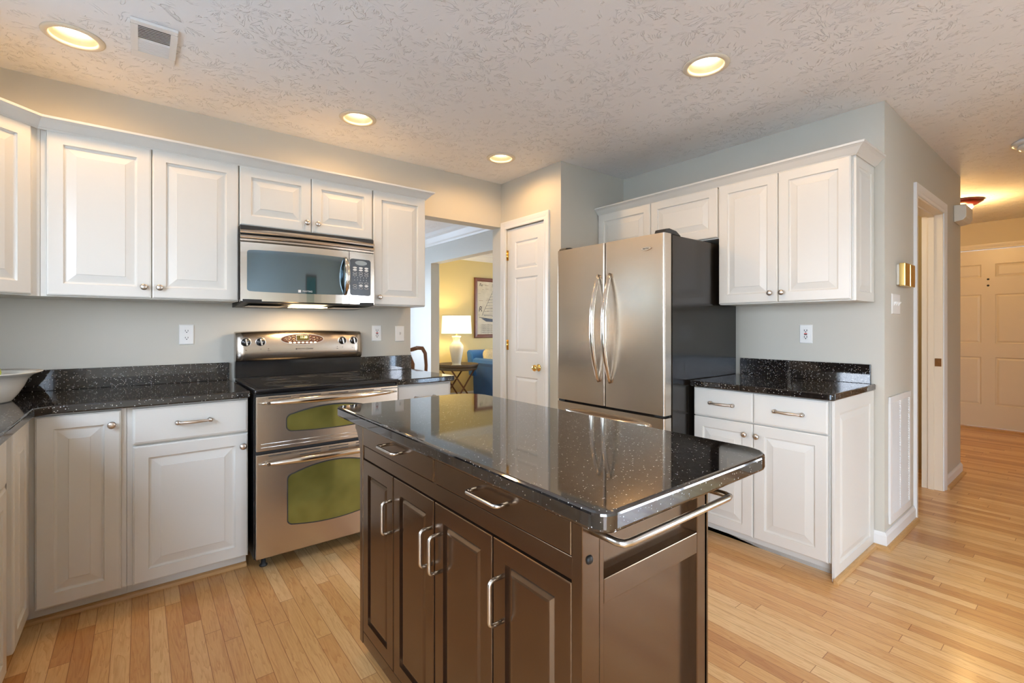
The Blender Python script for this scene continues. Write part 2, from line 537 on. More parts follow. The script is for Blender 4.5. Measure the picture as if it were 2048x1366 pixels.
def lathe(bm, prof, center, axis='Z', n=24, sx=1.0, sy=1.0, smooth=True, caps=True):
    """prof: list of (radius, height along axis). axis 'Z' up, '-Y' towards viewer, 'X'"""
    t = BM()
    cx, cy, cz = center
    rings = []
    for (r, h) in prof:
        ring = []
        for k in range(n):
            a = 2 * PI * k / n
            u, v = r * math.cos(a) * sx, r * math.sin(a) * sy
            if axis == 'Z':
                co = (cx + u, cy + v, cz + h)
            elif axis == '-Y':
                co = (cx + u, cy - h, cz + v)
            else:
                co = (cx + h, cy + u, cz + v)
            ring.append(t.verts.new(co))
        rings.append(ring)
    for i in range(len(rings) - 1):
        for k in range(n):
            f = t.faces.new((rings[i][k], rings[i][(k + 1) % n], rings[i + 1][(k + 1) % n], rings[i + 1][k]))
            f.smooth = smooth
    if caps and prof[0][0] > 1e-6:
        t.faces.new(rings[0])
    if caps and prof[-1][0] > 1e-6:
        t.faces.new(rings[-1])
    bmesh.ops.remove_doubles(t, verts=t.verts, dist=1e-6)
    bmesh.ops.recalc_face_normals(t, faces=t.faces)
    merge(bm, t)
    return bm


def ringpanel(bm, x0, x1, z0, z1, yf, prof):
    """front panel facing -Y made of nested rectangles; prof: (inset, depth) depth>0 goes into the body"""
    t = BM()
    loops = []
    for (i, d) in prof:
        loops.append([t.verts.new(c) for c in ((x0 + i, yf + d, z0 + i), (x1 - i, yf + d, z0 + i), (x1 - i, yf + d, z1 - i), (x0 + i, yf + d, z1 - i))])
    for a, b in zip(loops, loops[1:]):
        for k in range(4):
            t.faces.new((a[k], a[(k + 1) % 4], b[(k + 1) % 4], b[k]))
    t.faces.new(loops[-1])
    t.faces.new(loops[0][::-1])
    bmesh.ops.recalc_face_normals(t, faces=t.faces)
    merge(bm, t)
    return bm


DOOR_T = 0.019


def door_prof(fw=0.056, raise_w=0.034, t=DOOR_T):
    return [(0, t), (0, 0.006), (0.002, 0.0025), (0.005, 0.0015), (0.0065, 0), (fw, 0), (fw + 0.0015, 0.005), (fw + 0.005, 0.0085), (fw + 0.010, 0.0095), (fw + 0.010 + raise_w, 0.0022), (fw + 0.012 + raise_w, 0.0004)]


DRAWER_PROF = [(0, DOOR_T), (0, 0.006), (0.002, 0.003), (0.007, 0.0015), (0.009, 0), (0.012, 0)]


def round_rect(x0, x1, y0, y1, rs, n=8):
    """rounded rectangle outline ccw; rs radii for corners (x0y0, x1y0, x1y1, x0y1)"""
    out = []
    for (cx, cy, a0, r) in ((x0 + rs[0], y0 + rs[0], PI, rs[0]), (x1 - rs[1], y0 + rs[1], 1.5 * PI, rs[1]), (x1 - rs[2], y1 - rs[2], 0, rs[2]), (x0 + rs[3], y1 - rs[3], 0.5 * PI, rs[3])):
        for k in range(n + 1):
            a = a0 + 0.5 * PI * k / n
            out.append((cx + r * math.cos(a), cy + r * math.sin(a)))
    return out


def link(name, bm, material, parent=None, weld=False):
    me = bpy.data.meshes.new(name)
    bm.to_mesh(me)
    bm.free()
    o = bpy.data.objects.new(name, me)
    if material is not None:
        me.materials.append(M[material] if isinstance(material, str) else material)
    C.objects.link(o)
    if parent is not None:
        o.parent = parent
    return o


class Thing:
    """an Empty at the base; parts are given in a local frame (x along, -y to the front, absolute z)"""
    def __init__(self, name, label, cat, org, rot=0.0, group=None):
        self.z = org[2]
        o = bpy.data.objects.new(name, None)
        o.empty_display_size = 0.1
        C.objects.link(o)
        o.location = org
        o.rotation_euler = (0, 0, rot)
        o['label'] = label
        o['category'] = cat
        if group:
            o['group'] = group
        self.o = o

    def part(self, name, bm, material, parent=None, label=None):
        bm.transform(Matrix.Translation((0, 0, -self.z)))
        p = link(name, bm, material, parent or self.o)
        if label:
            p['label'] = label
        return p


def single(name, bm, material, label, cat, org=None, group=None):
    """a thing that is one mesh, origin moved to its base"""
    if org is None:
        xs = [v.co for v in bm.verts]
        org = (sum(v.x for v in xs) / len(xs), sum(v.y for v in xs) / len(xs), min(v.z for v in xs))
    bm.transform(Matrix.Translation(-Vector(org)))
    o = link(name, bm, material)
    o.location = org
    o['label'] = label
    o['category'] = cat
    if group:
        o['group'] = group
    return o


def struct(name, bm, material, parent=None):
    o = link(name, bm, material, parent)
    if parent is None:
        o['kind'] = 'structure'
    return o


def text_bm(s, size, mtx, extrude=0.0004, shear=0.0, align='CENTER'):
    cu = bpy.data.curves.new('t', 'FONT')
    cu.body = s
    cu.size = size
    cu.extrude = extrude
    cu.shear = shear
    cu.align_x = align
    cu.align_y = 'CENTER'
    o = bpy.data.objects.new('t', cu)
    C.objects.link(o)
    bpy.context.view_layer.update()
    dg = bpy.context.evaluated_depsgraph_get()
    me = bpy.data.meshes.new_from_object(o.evaluated_get(dg))
    bm = BM()
    bm.from_mesh(me)
    bm.transform(mtx)
    bpy.data.objects.remove(o)
    bpy.data.curves.remove(cu)
    bpy.data.meshes.remove(me)
    return bm


def face_text(s, size, x, y, z, shear=0.0, lean=0.0):
    """text on a plane facing -Y"""
    return text_bm(s, size, Matrix.Translation((x, y, z)) @ Matrix.Rotation(PI / 2 + lean, 4, 'X'), shear=shear)


# ------------------------------------------------------------------ room shell
T = 0.12


def quadwall_x(bm, x0, x1, y, y2, z0, z1, holes=()):
    """wall running along x between y and y2 with rectangular holes (x0,x1,z0,z1)"""
    hs = sorted(holes)
    cur = x0
    for (a, b, c, d) in hs:
        if a > cur:
            box(bm, cur, a, y, y2, z0, z1)
        if c > z0:
            box(bm, a, b, y, y2, z0, c)
        if d < z1:
            box(bm, a, b, y, y2, d, z1)
        cur = b
    if x1 > cur:
        box(bm, cur, x1, y, y2, z0, z1)
    return bm


def quadwall_y(bm, y0, y1, x, x2, z0, z1, holes=()):
    hs = sorted(holes)
    cur = y0
    for (a, b, c, d) in hs:
        if a > cur:
            box(bm, x, x2, cur, a, z0, z1)
        if c > z0:
            box(bm, x, x2, a, b, z0, c)
        if d < z1:
            box(bm, x, x2, a, b, d, z1)
        cur = b
    if y1 > cur:
        box(bm, x, x2, cur, y1, z0, z1)
    return bm


WT = 0.126
struct('floor', box(BM(), -1.6, 7.9, YB - 0.2, YV + 0.2, -0.08, 0), 'floor')
CANS = ((-0.656, -0.545), (0.598, -0.518), (1.674, -0.519), (1.698, -2.121))
t = BM()
loops = [[(-1.6, YB - 0.2), (7.9, YB - 0.2), (7.9, YV + 0.2), (-1.6, YV + 0.2)]]
for (x, y) in CANS:
    loops.append([(x + 0.084 * math.cos(2 * PI * k / 40), y + 0.084 * math.sin(2 * PI * k / 40)) for k in range(40)])
es = []
for lp in loops:
    vs = [t.verts.new((x, y, ZC)) for x, y in lp]
    es += [t.edges.new((vs[i], vs[(i + 1) % len(vs)])) for i in range(len(vs))]
bmesh.ops.triangle_fill(t, use_beauty=True, use_dissolve=False, edges=es)
bmesh.ops.recalc_face_normals(t, faces=t.faces)
if sum(f.normal.z for f in t.faces) > 0:
    bmesh.ops.reverse_faces(t, faces=t.faces)
box(t, -1.6, 7.9, YB - 0.2, YV + 0.2, ZC + 0.13, ZC + 0.2)
struct('ceiling', t, 'ceil')
struct('wall_back', quadwall_x(BM(), XL, XP, 0, WT, 0, ZC, [(1.196, XP, -0.01, 2.10)]), 'wall')
struct('wall_left', quadwall_y(BM(), YB, YV, XL - T, XL, 0, ZC, [WIN_L, WIN_S]), 'wall')
PD = (-0.568, -0.075)      # pantry door opening in y
struct('wall_pantry', quadwall_y(BM(), YJ, WT, XP, XP + 0.115, 0, ZC, [(PD[0], PD[1], -0.01, 2.072)]), 'wall')
struct('wall_pantry_return', box(BM(), XP + 0.115, XF, YJ, YJ + 0.11, 0, ZC), 'wall')
struct('wall_right', box(BM(), XF, XF + T, YE, YJ + 0.11, 0, ZC), 'wall')
HO = (3.50, 4.28)          # doorway in the hall wall
struct('wall_hall', quadwall_x(BM(), XF + T, 4.965, YE, YE + 0.115, 0, ZC, [(HO[0], HO[1], -0.01, 2.078)]), 'wall')
XH = 7.53
FD = (-2.875, -1.965)      # front door in y
struct('wall_entry', quadwall_y(BM(), -3.8, -0.6, XH, XH + T, 0, ZC, [(FD[0], FD[1], -0.01, 2.155)]), 'wallh')
struct('wall_entry_north', box(BM(), 4.965, XH, -0.72, -0.6, 0, ZC), 'wallh')
struct('wall_entry_inner', box(BM(), 4.85, 4.965, YE + 0.115, -0.6, 0, ZC), 'wallh')
struct('wall_hall_south', box(BM(), XR, XH + T, -3.92, -3.8, 0, ZC), 'wall')
struct('wall_breakfast_right', quadwall_y(BM(), YB, -3.92, XR, XR + T, 0, ZC, [WIN_B]), 'wall')
struct('wall_behind', quadwall_x(BM(), XL - T, XR + T, YB - T, YB, 0, ZC), 'wall')
struct('wall_bath', box(BM(), XF + T, 4.85, -1.3, -1.2, 0, ZC), 'wallh')
# dining and living rooms beyond the opening
struct('wall_dining', quadwall_x(BM(), XL - T, XD, YV, YV + T, 0, ZC, [WIN_D]), 'walld')
b = BM()
box(b, XD, XD + 0.13, 2.476, YV, 0, ZC)
box(b, XD, XD + 0.13, 0.35, 2.476, 2.10, ZC)
box(b, XD, XD + 0.13, YJ + 0.11, 0.35, 0, ZC)
struct('wall_dining_right', b, 'walld')
struct('wall_living', box(BM(), XD, XV + T, YV, YV + T, 0, ZC), 'wally')
struct('wall_living_right', quadwall_y(BM(), -0.6, YV, XV, XV + T, 0, ZC, [WIN_V]), 'wally')
struct('wall_living_near', box(BM(), XD + 0.13, XV, -0.6, -0.48, 0, ZC), 'wally')


def crown_run(bm, path, prof, closed=False):
    """sweep profile (out,z) along 2D path; outward is to the right of travel"""
    t = BM()
    P = [Vector(p) for p in path]
    offs = []
    for i, p in enumerate(P):
        def nrm(a, b):
            d = (b - a).normalized()
            return Vector((d.y, -d.x))
        if i == 0:
            n = nrm(P[0], P[1])
            sc = 1
        elif i == len(P) - 1:
            n = nrm(P[-2], P[-1])
            sc = 1
        else:
            a, c = nrm(P[i - 1], P[i]), nrm(P[i], P[i + 1])
            n = (a + c).normalized()
            sc = 1 / max(0.2, n.dot(a))
        offs.append(n * sc)
    rings = [[t.verts.new((p.x + o.x * u, p.y + o.y * u, z)) for (u, z) in prof] for p, o in zip(P, offs)]
    m = len(prof)
    for a, c in zip(rings, rings[1:]):
        for k in range(m):
            t.faces.new((a[k], a[(k + 1) % m], c[(k + 1) % m], c[k]))
    t.faces.new(rings[0][::-1])
    t.faces.new(rings[-1])
    bmesh.ops.recalc_face_normals(t, faces=t.faces)
    merge(bm, t)
    return bm


def base_prof(h=0.09, t=0.013):
    return [(0, 0.0), (t, 0.0), (t, h - 0.018), (t * 0.55, h - 0.008), (t * 0.4, h), (0, h)]


SHOE = [(0, 0), (0.02, 0), (0.0195, 0.006), (0.015, 0.014), (0.007, 0.019), (0, 0.02)]
SHOE_B = [(u + 0.013, z) for u, z in SHOE]
# baseboards with oak shoe moulding (path: outward side is to the right of travel)
struct('baseboard_right', crown_run(BM(), [(XF, -2.497), (XF, YE), (3.433, YE)], [(u, z) for u, z in base_prof()]), 'trimw')
struct('baseboard_hall', crown_run(BM(), [(4.345, YE), (4.965, YE), (4.965, -0.8)], base_prof()), 'trimw')
struct('trim_1', crown_run(BM(), [(XF, -2.50), (XF, YE), (3.433, YE)], SHOE_B), 'oak')
struct('trim_2', crown_run(BM(), [(4.345, YE), (4.965, YE), (4.965, -0.8)], SHOE_B), 'oak')
struct('baseboard_entry', crown_run(BM(), [(XH, -0.72), (XH, FD[1] + 0.07)], base_prof()), 'trimw')
struct('baseboard_living', crown_run(BM(), [(XD + 0.13, YV), (XV, YV)], base_prof(0.11)), 'trimw')
LCR = [(0, 2.37), (0.012, 2.37), (0.02, 2.385), (0.035, 2.40), (0.06, 2.44), (0.085, 2.46), (0.09, ZC), (0, ZC)]
struct('trim_3', crown_run(BM(), [(XD + 0.13, YV), (XV, YV)], LCR), 'trimw')
DCR = [(0, 2.33), (0.012, 2.33), (0.02, 2.35), (0.035, 2.365), (0.075, 2.42), (0.105, 2.44), (0.115, ZC), (0, ZC)]
struct('trim_4', crown_run(BM(), [(XL, YV), (XD, YV), (XD, WT)], DCR), 'trimw')


def casing(bm, kind, a, b, ztop, face, w=0.062, t=0.017, sgn=-1):
    """three-sided door casing; kind 'x': opening a..b along x on plane y=face, 'y': along y on plane x=face. sgn is the out direction"""
    prof = [(0.0, 0.0), (0.0, 0.009), (0.008, 0.011), (0.02, 0.010), (0.03, 0.013), (w - 0.014, 0.016), (w - 0.006, t), (w, t), (w, 0.0)]
    t2 = BM()
    pts = [((a, 0.0), (-1, 0)), ((a, ztop), (-1, 1)), ((b, ztop), (1, 1)), ((b, 0.0), (1, 0))]
    rings = []
    for (p, d) in pts:
        ring = []
        for (u, o) in prof:
            q = p[0] + d[0] * u
            z = p[1] + d[1] * u
            if kind == 'x':
                ring.append(t2.verts.new((q, face + sgn * o, z)))
            else:
                ring.append(t2.verts.new((face + sgn * o, q, z)))
        rings.append(ring)
    m = len(prof)
    for r0, r1 in zip(rings, rings[1:]):
        for k in range(m):
            t2.faces.new((r0[k], r0[(k + 1) % m], r1[(k + 1) % m], r1[k]))
    t2.faces.new(rings[0])
    t2.faces.new(rings[-1])
    bmesh.ops.recalc_face_normals(t2, faces=t2.faces)
    merge(bm, t2)
    return bm


struct('trim_5', casing(BM(), 'y', PD[0], PD[1], 2.072, XP), 'trimw')
tr6 = struct('trim_6', casing(BM(), 'x', HO[0], HO[1], 2.078, YE, w=0.068), 'trimw')
b = BM()     # jamb lining of the doorway with stop
for s, x in ((1, HO[0]), (-1, HO[1])):
    box(b, min(x, x + s * 0.012), max(x, x + s * 0.012), YE - 0.003, YE + 0.118, 0, 2.078)
    box(b, min(x, x + s * 0.024), max(x, x + s * 0.024), YE + 0.045, YE + 0.080, 0, 2.066)
box(b, HO[0], HO[1], YE - 0.003, YE + 0.118, 2.066, 2.078)
box(b, HO[0], HO[1], YE + 0.045, YE + 0.080, 2.054, 2.066)
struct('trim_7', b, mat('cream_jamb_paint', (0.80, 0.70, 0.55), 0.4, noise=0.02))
struct('trim_8', casing(BM(), 'y', FD[0], FD[1], 2.155, XH, w=0.062), 'warmlitdoor')
struct('trim_9', box(BM(), XH - 0.06, XH + 0.05, FD[0], FD[1], 0, 0.018, 0.004), 'oak')
# window casing seen past the end of the range wall (dining)
b = BM()
box(b, WIN_D[1], 2.72, YV - 0.02, YV, WIN_D[2] - 0.1, WIN_D[3] + 0.1)


def window_struct(name, kind, rect, face, inward, cols, rows):
    """frame + muntins + pane; kind 'x' or 'y'"""
    a, b_, z0, z1 = rect
    f = BM()

    def bx(u0, u1, d0, d1, w0, w1):
        lo, hi = min(face + inward * d0, face + inward * d1), max(face + inward * d0, face + inward * d1)
        if kind == 'x':
            box(f, u0, u1, lo, hi, w0, w1)
        else:
            box(f, lo, hi, u0, u1, w0, w1)
    w = 0.05
    bx(a - 0.07, a + w, -0.09, 0.015, z0 - 0.07, z1 + 0.07)
    bx(b_ - w, b_ + 0.07, -0.09, 0.015, z0 - 0.07, z1 + 0.07)
    bx(a + w, b_ - w, -0.09, 0.015, z1 - w, z1 + 0.07)
    bx(a + w, b_ - w, -0.09, 0.02, z0 - 0.07, z0 + w)
    for i in range(1, cols):
        x = a + (b_ - a) * i / cols
        bx(x - 0.018, x + 0.018, -0.07, -0.03, z0 + w, z1 - w)
    for j in range(1, rows):
        z = z0 + (z1 - z0) * j / rows
        bx(a + w, b_ - w, -0.068, -0.032, z - 0.018, z + 0.018)
    o = struct(name, f, 'trimw')
    g = BM()
    if kind == 'x':
        box(g, a + w, b_ - w, face - inward * 0.052 - 0.002, face - inward * 0.052 + 0.002, z0 + w, z1 - w)
    else:
        box(g, face - inward * 0.052 - 0.002, face - inward * 0.052 + 0.002, a + w, b_ - w, z0 + w, z1 - w)
    link('pane', g, 'glass', o)
    return o


b.free()
window_struct('window_1', 'y', WIN_L, XL, 1, 2, 2)
window_struct('window_2', 'y', WIN_B, XR, -1, 2, 1)
window_struct('window_5', 'y', WIN_S, XL, 1, 2, 1)
window_struct('window_3', 'x', WIN_D, YV, -1, 2, 2)
window_struct('window_4', 'y', WIN_V, XV, -1, 3, 2)

# doors (structure): three-panel pantry door, six-panel front door
SIX = [(0, 0), (0.006, 0.007), (0.012, 0.009), (0.03, 0.003), (0.034, 0.0025)]


def panel_door(bm, w, h, t, cols, rows, stile, yf=0.0):
    """moulded door slab facing -Y, x 0..w, z 0..h; recessed panels are carved with rings"""
    xs = [0.0]
    for (a, c) in cols:
        xs += [a, c]
    xs.append(w)
    zs = [0.0]
    for (a, c) in rows:
        zs += [a, c]
    zs.append(h)
    tb = BM()
    for i in range(len(xs) - 1):
        for j in range(len(zs) - 1):
            x0, x1, z0, z1 = xs[i], xs[i + 1], zs[j], zs[j + 1]
            if i % 2 == 1 and j % 2 == 1:
                loops = [[tb.verts.new((x, yf + d, z)) for (x, z) in ((x0 + k, z0 + k), (x1 - k, z0 + k), (x1 - k, z1 - k), (x0 + k, z1 - k))] for (k, d) in SIX]
                for a, c in zip(loops, loops[1:]):
                    for k in range(4):
                        tb.faces.new((a[k], a[(k + 1) % 4], c[(k + 1) % 4], c[k]))
                tb.faces.new(loops[-1])
            else:
                tb.faces.new([tb.verts.new(p) for p in ((x0, yf, z0), (x1, yf, z0), (x1, yf, z1), (x0, yf, z1))])
    bmesh.ops.remove_doubles(tb, verts=tb.verts, dist=1e-5)
    bmesh.ops.recalc_face_normals(tb, faces=tb.faces)
    # make sure the front looks to -Y
    tb.faces.ensure_lookup_table()
    if sum(f.normal.y * f.calc_area() for f in tb.faces) > 0:
        bmesh.ops.reverse_faces(tb, faces=tb.faces)
    merge(bm, tb)
    # sides and back
    for q in (((0, 0), (0, h)), ((0, h), (w, h)), ((w, h), (w, 0)), ((w, 0), (0, 0))):
        (xa, za), (xb, zb) = q
        bm.faces.new([bm.verts.new(p) for p in ((xa, yf, za), (xb, yf, zb), (xb, yf + t, zb), (xa, yf + t, za))])
    bm.faces.new([bm.verts.new(p) for p in ((0, yf + t, 0), (0, yf + t, h), (w, yf + t, h), (w, yf + t, 0))])
    return bm


pw = PD[1] - PD[0] - 0.008
b = panel_door(BM(), pw, 2.055, 0.035, [(0.105, pw - 0.093)], [(0.20, 0.798), (1.0, 1.633), (1.705, 1.938)], 0.1)
d1 = struct('door_1', b, 'trimw')
d1.location = (XP + 0.012, PD[1] - 0.004, 0.010)
d1.rotation_euler = (0, 0, -PI / 2)
b = lathe(BM(), [(0.0, 0.058), (0.014, 0.057), (0.024, 0.050), (0.027, 0.042), (0.024, 0.033), (0.012, 0.026), (0.009, 0.020), (0.009, 0.008), (0.027, 0.006), (0.030, 0.0)], (pw - 0.082, 0, 0.888), '-Y')
link('door_knob', b, 'brass', d1)
b = box(BM(), pw - 0.001, pw + 0.002, 0.002, 0.03, 0.86, 0.92)
link('latch_plate', b, 'brass', d1)
for z in (1.06, 1.835, 0.25):
    b = tube(BM(), [(-0.004, -0.006, z - 0.045), (-0.004, -0.006, z + 0.045)], 0.006)
    box(b, -0.004, 0.016, -0.0015, 0.0, z - 0.044, z + 0.044)
    link('hinge', b, 'brass', d1)

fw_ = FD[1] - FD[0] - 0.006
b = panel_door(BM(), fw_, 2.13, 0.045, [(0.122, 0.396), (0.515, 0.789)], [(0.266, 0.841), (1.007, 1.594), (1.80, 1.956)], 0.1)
d2 = struct('door_2', b, 'warmlitdoor')
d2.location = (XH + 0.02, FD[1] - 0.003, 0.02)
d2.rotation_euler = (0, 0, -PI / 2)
for z in (1.70, 1.775):
    b = lathe(BM(), [(0.0, 0.004), (0.011, 0.003), (0.012, 0.0)], (0.455, 0, z), '-Y', n=12)
    link('peephole', b, 'dark', d2)
# brass strike plate on the doorway jamb
b = BM()
box(b, HO[1] - 0.0145, HO[1] - 0.012, YE + 0.004, YE + 0.042, 0.93, 0.99, 0.0008)
box(b, HO[1] - 0.0155, HO[1] - 0.0135, YE + 0.015, YE + 0.032, 0.945, 0.975)
single('strike_plate', b, mat('worn_brass', (0.42, 0.22, 0.09), 0.3, metal=1.0, noise=0.3, nscale=60), 'small brass strike plate on the jamb of the hall doorway', 'strike plate')

# ------------------------------------------------------------------ outdoors through the windows
struct('ground', box(BM(), -22, 24, -26, 20, -0.45, -0.30), 'lawn')


def tree(x, y, h, label, seed):
    rnd = random.Random(seed)
    th = Thing('tree', label, 'tree', (x, y, -0.3))
    b = tube(BM(), [(0, 0, -0.3), (0.05, 0, h * 0.3), (0.0, 0.05, h * 0.6)], [0.16, 0.12, 0.06])
    th.part('trunk', b, 'bark')
    b = BM()
    for k in range(16):
        t = BM()
        bmesh.ops.create_icosphere(t, subdivisions=2, radius=rnd.uniform(0.5, 1.0) * h * 0.2)
        for v in t.verts:
            v.co *= rnd.uniform(0.85, 1.12)
        a = rnd.uniform(0, 2 * PI)
        rr = rnd.uniform(0, 0.26) * h
        merge(b, t, Matrix.Translation((rr * math.cos(a), rr * math.sin(a), h * rnd.uniform(0.3, 0.85))))
    th.part('foliage', b, 'leaf')


tree(-7.5, -3.6, 4.2, 'leafy green tree on the lawn beyond the sink window', 1)
tree(9.5, -7.6, 4.8, 'leafy green tree on the lawn beyond the breakfast area glass', 3)

# ------------------------------------------------------------------ cabinet hardware
KNOB = [(0.0, 0.027), (0.006, 0.0268), (0.012, 0.025), (0.0155, 0.021), (0.0158, 0.018), (0.013, 0.015), (0.007, 0.011), (0.0055, 0.006), (0.0075, 0.0015), (0.008, 0.0)]


def knob(th, parent, x, yf, z):
    return th.part('knob', lathe(BM(), KNOB, (x, yf, z), '-Y', n=20), 'nickel', parent)


def cup_pull(th, parent, x, yf, z, half=0.064):
    """arched pull with round feet"""
    b = BM()
    for s in (-1, 1):
        lathe(b, [(0.0, 0.024), (0.006, 0.0235), (0.0095, 0.020), (0.0105, 0.015), (0.009, 0.010), (0.0085, 0.004), (0.0105, 0.0)], (x + s * half, yf, z), '-Y', n=14)
        lathe(b, [(0.0, 0.0), (0.008, 0.002), (0.010, 0.006), (0.008, 0.011), (0.005, 0.013)], (x + s * half * 0.96, yf - 0.017, z), 'X', n=10)
    pts, rad = [], []
    for k in range(13):
        u = k / 12 * 2 - 1
        pts.append((x + u * half, yf - 0.019 - 0.010 * (1 - u * u), z))
        rad.append(0.0045 + 0.003 * (1 - u * u))
    tube(b, pts, rad, n=10)
    return th.part('pull_handle', b, 'nickel', parent)


def cab_door(th, x0, x1, z0, z1, yf, fw=0.056, raise_w=0.034, kn=None, mt='cab'):
    d = th.part('door', ringpanel(BM(), x0, x1, z0, z1, yf, door_prof(fw, raise_w)), mt)
    if kn:
        knob(th, d, kn[0], yf, kn[1])
    return d


def drawer(th, x0, x1, z0, z1, yf, pull=True):
    d = th.part('drawer', ringpanel(BM(), x0, x1, z0, z1, yf, DRAWER_PROF), 'cab')
    if pull:
        cup_pull(th, d, (x0 + x1) / 2, yf, (z0 + z1) / 2)
    return d


ZU0, ZU1 = 1.373, 2.125
UF = 0.331
UB = UF - DOOR_T - 0.001
# wall cabinets over the range wall --------------------------------
th = Thing('wall_cabinet', 'white wall cabinet with two tall raised-panel doors, left of the microwave', 'cabinet', (-0.787, 0, ZU0 - 0.005), 0, 'white wall cabinets')
ox = -0.787
th.part('carcass', box(BM(), 0, 0.785, -UB, -0.002, ZU0 - 0.005, ZU1 + 0.01, 0.001), 'cab')
cab_door(th, -0.765 - ox, -0.386 - ox, ZU0, ZU1, -UF, kn=(-0.416 - ox, 1.427))
cab_door(th, -0.383 - ox, -0.003 - ox, ZU0, ZU1, -UF, kn=(-0.353 - ox, 1.427))

th = Thing('wall_cabinet', 'short white two-door wall cabinet right above the microwave', 'cabinet', (0.0, 0, 1.790), 0, 'white wall cabinets')
th.part('carcass', box(BM(), 0, 0.764, -UB, -0.002, 1.790, ZU1 + 0.01, 0.001), 'cab')
cab_door(th, 0.003, 0.381, 1.797, ZU1, -UF, kn=(0.354, 1.852))
cab_door(th, 0.384, 0.763, 1.797, ZU1, -UF, kn=(0.417, 1.852))

th = Thing('wall_cabinet', 'narrow single-door white wall cabinet right of the microwave', 'cabinet', (0.766, 0, ZU0 - 0.005), 0, 'white wall cabinets')
th.part('carcass', box(BM(), 0, 0.385, -UB, -0.002, ZU0 - 0.005, ZU1 + 0.01, 0.001), 'cab')
cab_door(th, 0.004, 0.382, ZU0, ZU1, -UF, kn=(0.043, 1.424))

# diagonal corner wall cabinet: local frame at the corner of the room rotated 45 degrees
cx0, cy0 = -0.800, -0.312          # right end of the diagonal face
cx1, cy1 = -1.105, -0.617
th = Thing('corner_wall_cabinet', 'diagonal white corner wall cabinet at the left edge, above the fruit bowl', 'cabinet', (XL, 0, ZU0 - 0.005), 0, 'white wall cabinets')
poly = [(0.002, -0.002), (0.6225, -0.002), (0.6225, -0.3145), (0.612, -0.3145), (cx1 - XL, cy1), (0.002, cy1)]
th.part('carcass', prism(BM(), poly, ZU0 - 0.005, ZU1 + 0.01), 'cab')
b = ringpanel(BM(), 0.014, 0.400, ZU0, ZU1, -DOOR_T - 0.001, door_prof())
b.transform(Matrix.Translation((cx1 - XL, cy1, 0)) @ Matrix.Rotation(PI / 4, 4, 'Z'))
d = th.part('door', b, 'cab')
b = lathe(BM(), KNOB, (0.045, -DOOR_T - 0.001, 1.427), '-Y', n=20)
b.transform(Matrix.Translation((cx1 - XL, cy1, 0)) @ Matrix.Rotation(PI / 4, 4, 'Z'))
th.part('knob', b, 'nickel', d)

CR0 = 2.122
CROWN = [(0.0, CR0), (0.004, CR0), (0.008, CR0 + 0.006), (0.012, CR0 + 0.009), (0.020, CR0 + 0.018), (0.034, CR0 + 0.034), (0.045, CR0 + 0.042), (0.050, CR0 + 0.044), (0.052, CR0 + 0.054), (0.0, CR0 + 0.054)]
# travel right-to-left along the wall so outward is the room side: go from right return to the left
b = crown_run(BM(), [(-1.41, cy1 - 0.012), (cx1 + 0.005, cy1 - 0.012), (cx0 + 0.005, cy0 - 0.012), (1.152, cy0 - 0.012), (1.152, -0.002)], CROWN)
single('crown_moulding', b, 'cab', 'white cove crown moulding along the top of the range wall cabinets', 'moulding', group='cabinet crowns')

# fridge wall cabinets (local x runs towards the camera side) --------------------------------
RU = XF - 0.33
th = Thing('wall_cabinet', 'short white two-door wall cabinet above the refrigerator', 'cabinet', (XF, -0.756, 1.796), -PI / 2, 'white wall cabinets')
th.part('carcass', box(BM(), 0, 1.010, -0.311, -0.002, 1.796, ZU1 + 0.01, 0.001), 'cab')
cab_door(th, 0.003, 0.497, 1.803, ZU1, -0.33)
cab_door(th, 0.500, 1.004, 1.803, ZU1, -0.33)
th = Thing('wall_cabinet', 'white two-door wall cabinet with a panelled side, nearest the hall', 'cabinet', (XF, -1.768, ZU0 - 0.006), -PI / 2, 'white wall cabinets')
th.part('carcass', box(BM(), 0, 0.722, -0.311, -0.002, ZU0 - 0.006, ZU1 + 0.01, 0.001), 'cab')
cab_door(th, 0.001, 0.356, ZU0, ZU1, -0.33, kn=(0.318, 1.427))
cab_door(th, 0.359, 0.716, ZU0, ZU1, -0.33, kn=(0.382, 1.427))
b = ringpanel(BM(), 0.004, 0.308, ZU0 - 0.006, ZU1, -0.012, [(0, 0.012), (0, 0.001), (0.001, 0), (0.05, 0), (0.052, 0.003), (0.06, 0.005), (0.085, 0.001), (0.088, 0.001)])
# faces local +x : rotate so -Y becomes +X
b.transform(Matrix.Translation((0.722, -0.311, 0)) @ Matrix.Rotation(PI / 2, 4, 'Z'))
th.part('side_panel', b, 'cab')
b = crown_run(BM(), [(RU + 0.007, -0.757), (RU + 0.007, -2.504), (XF - 0.002, -2.504)][::-1], [(-u, z) for u, z in CROWN])
single('crown_moulding', b, 'cab', 'white crown moulding along the top of the fridge wall cabinets', 'moulding', group='cabinet crowns')

# ------------------------------------------------------------------ base cabinets
BF = 0.631
BB = BF - DOOR_T - 0.001
ZT = 0.872
TK = 0.555
LX = XL + BF                       # front plane of the left run doors
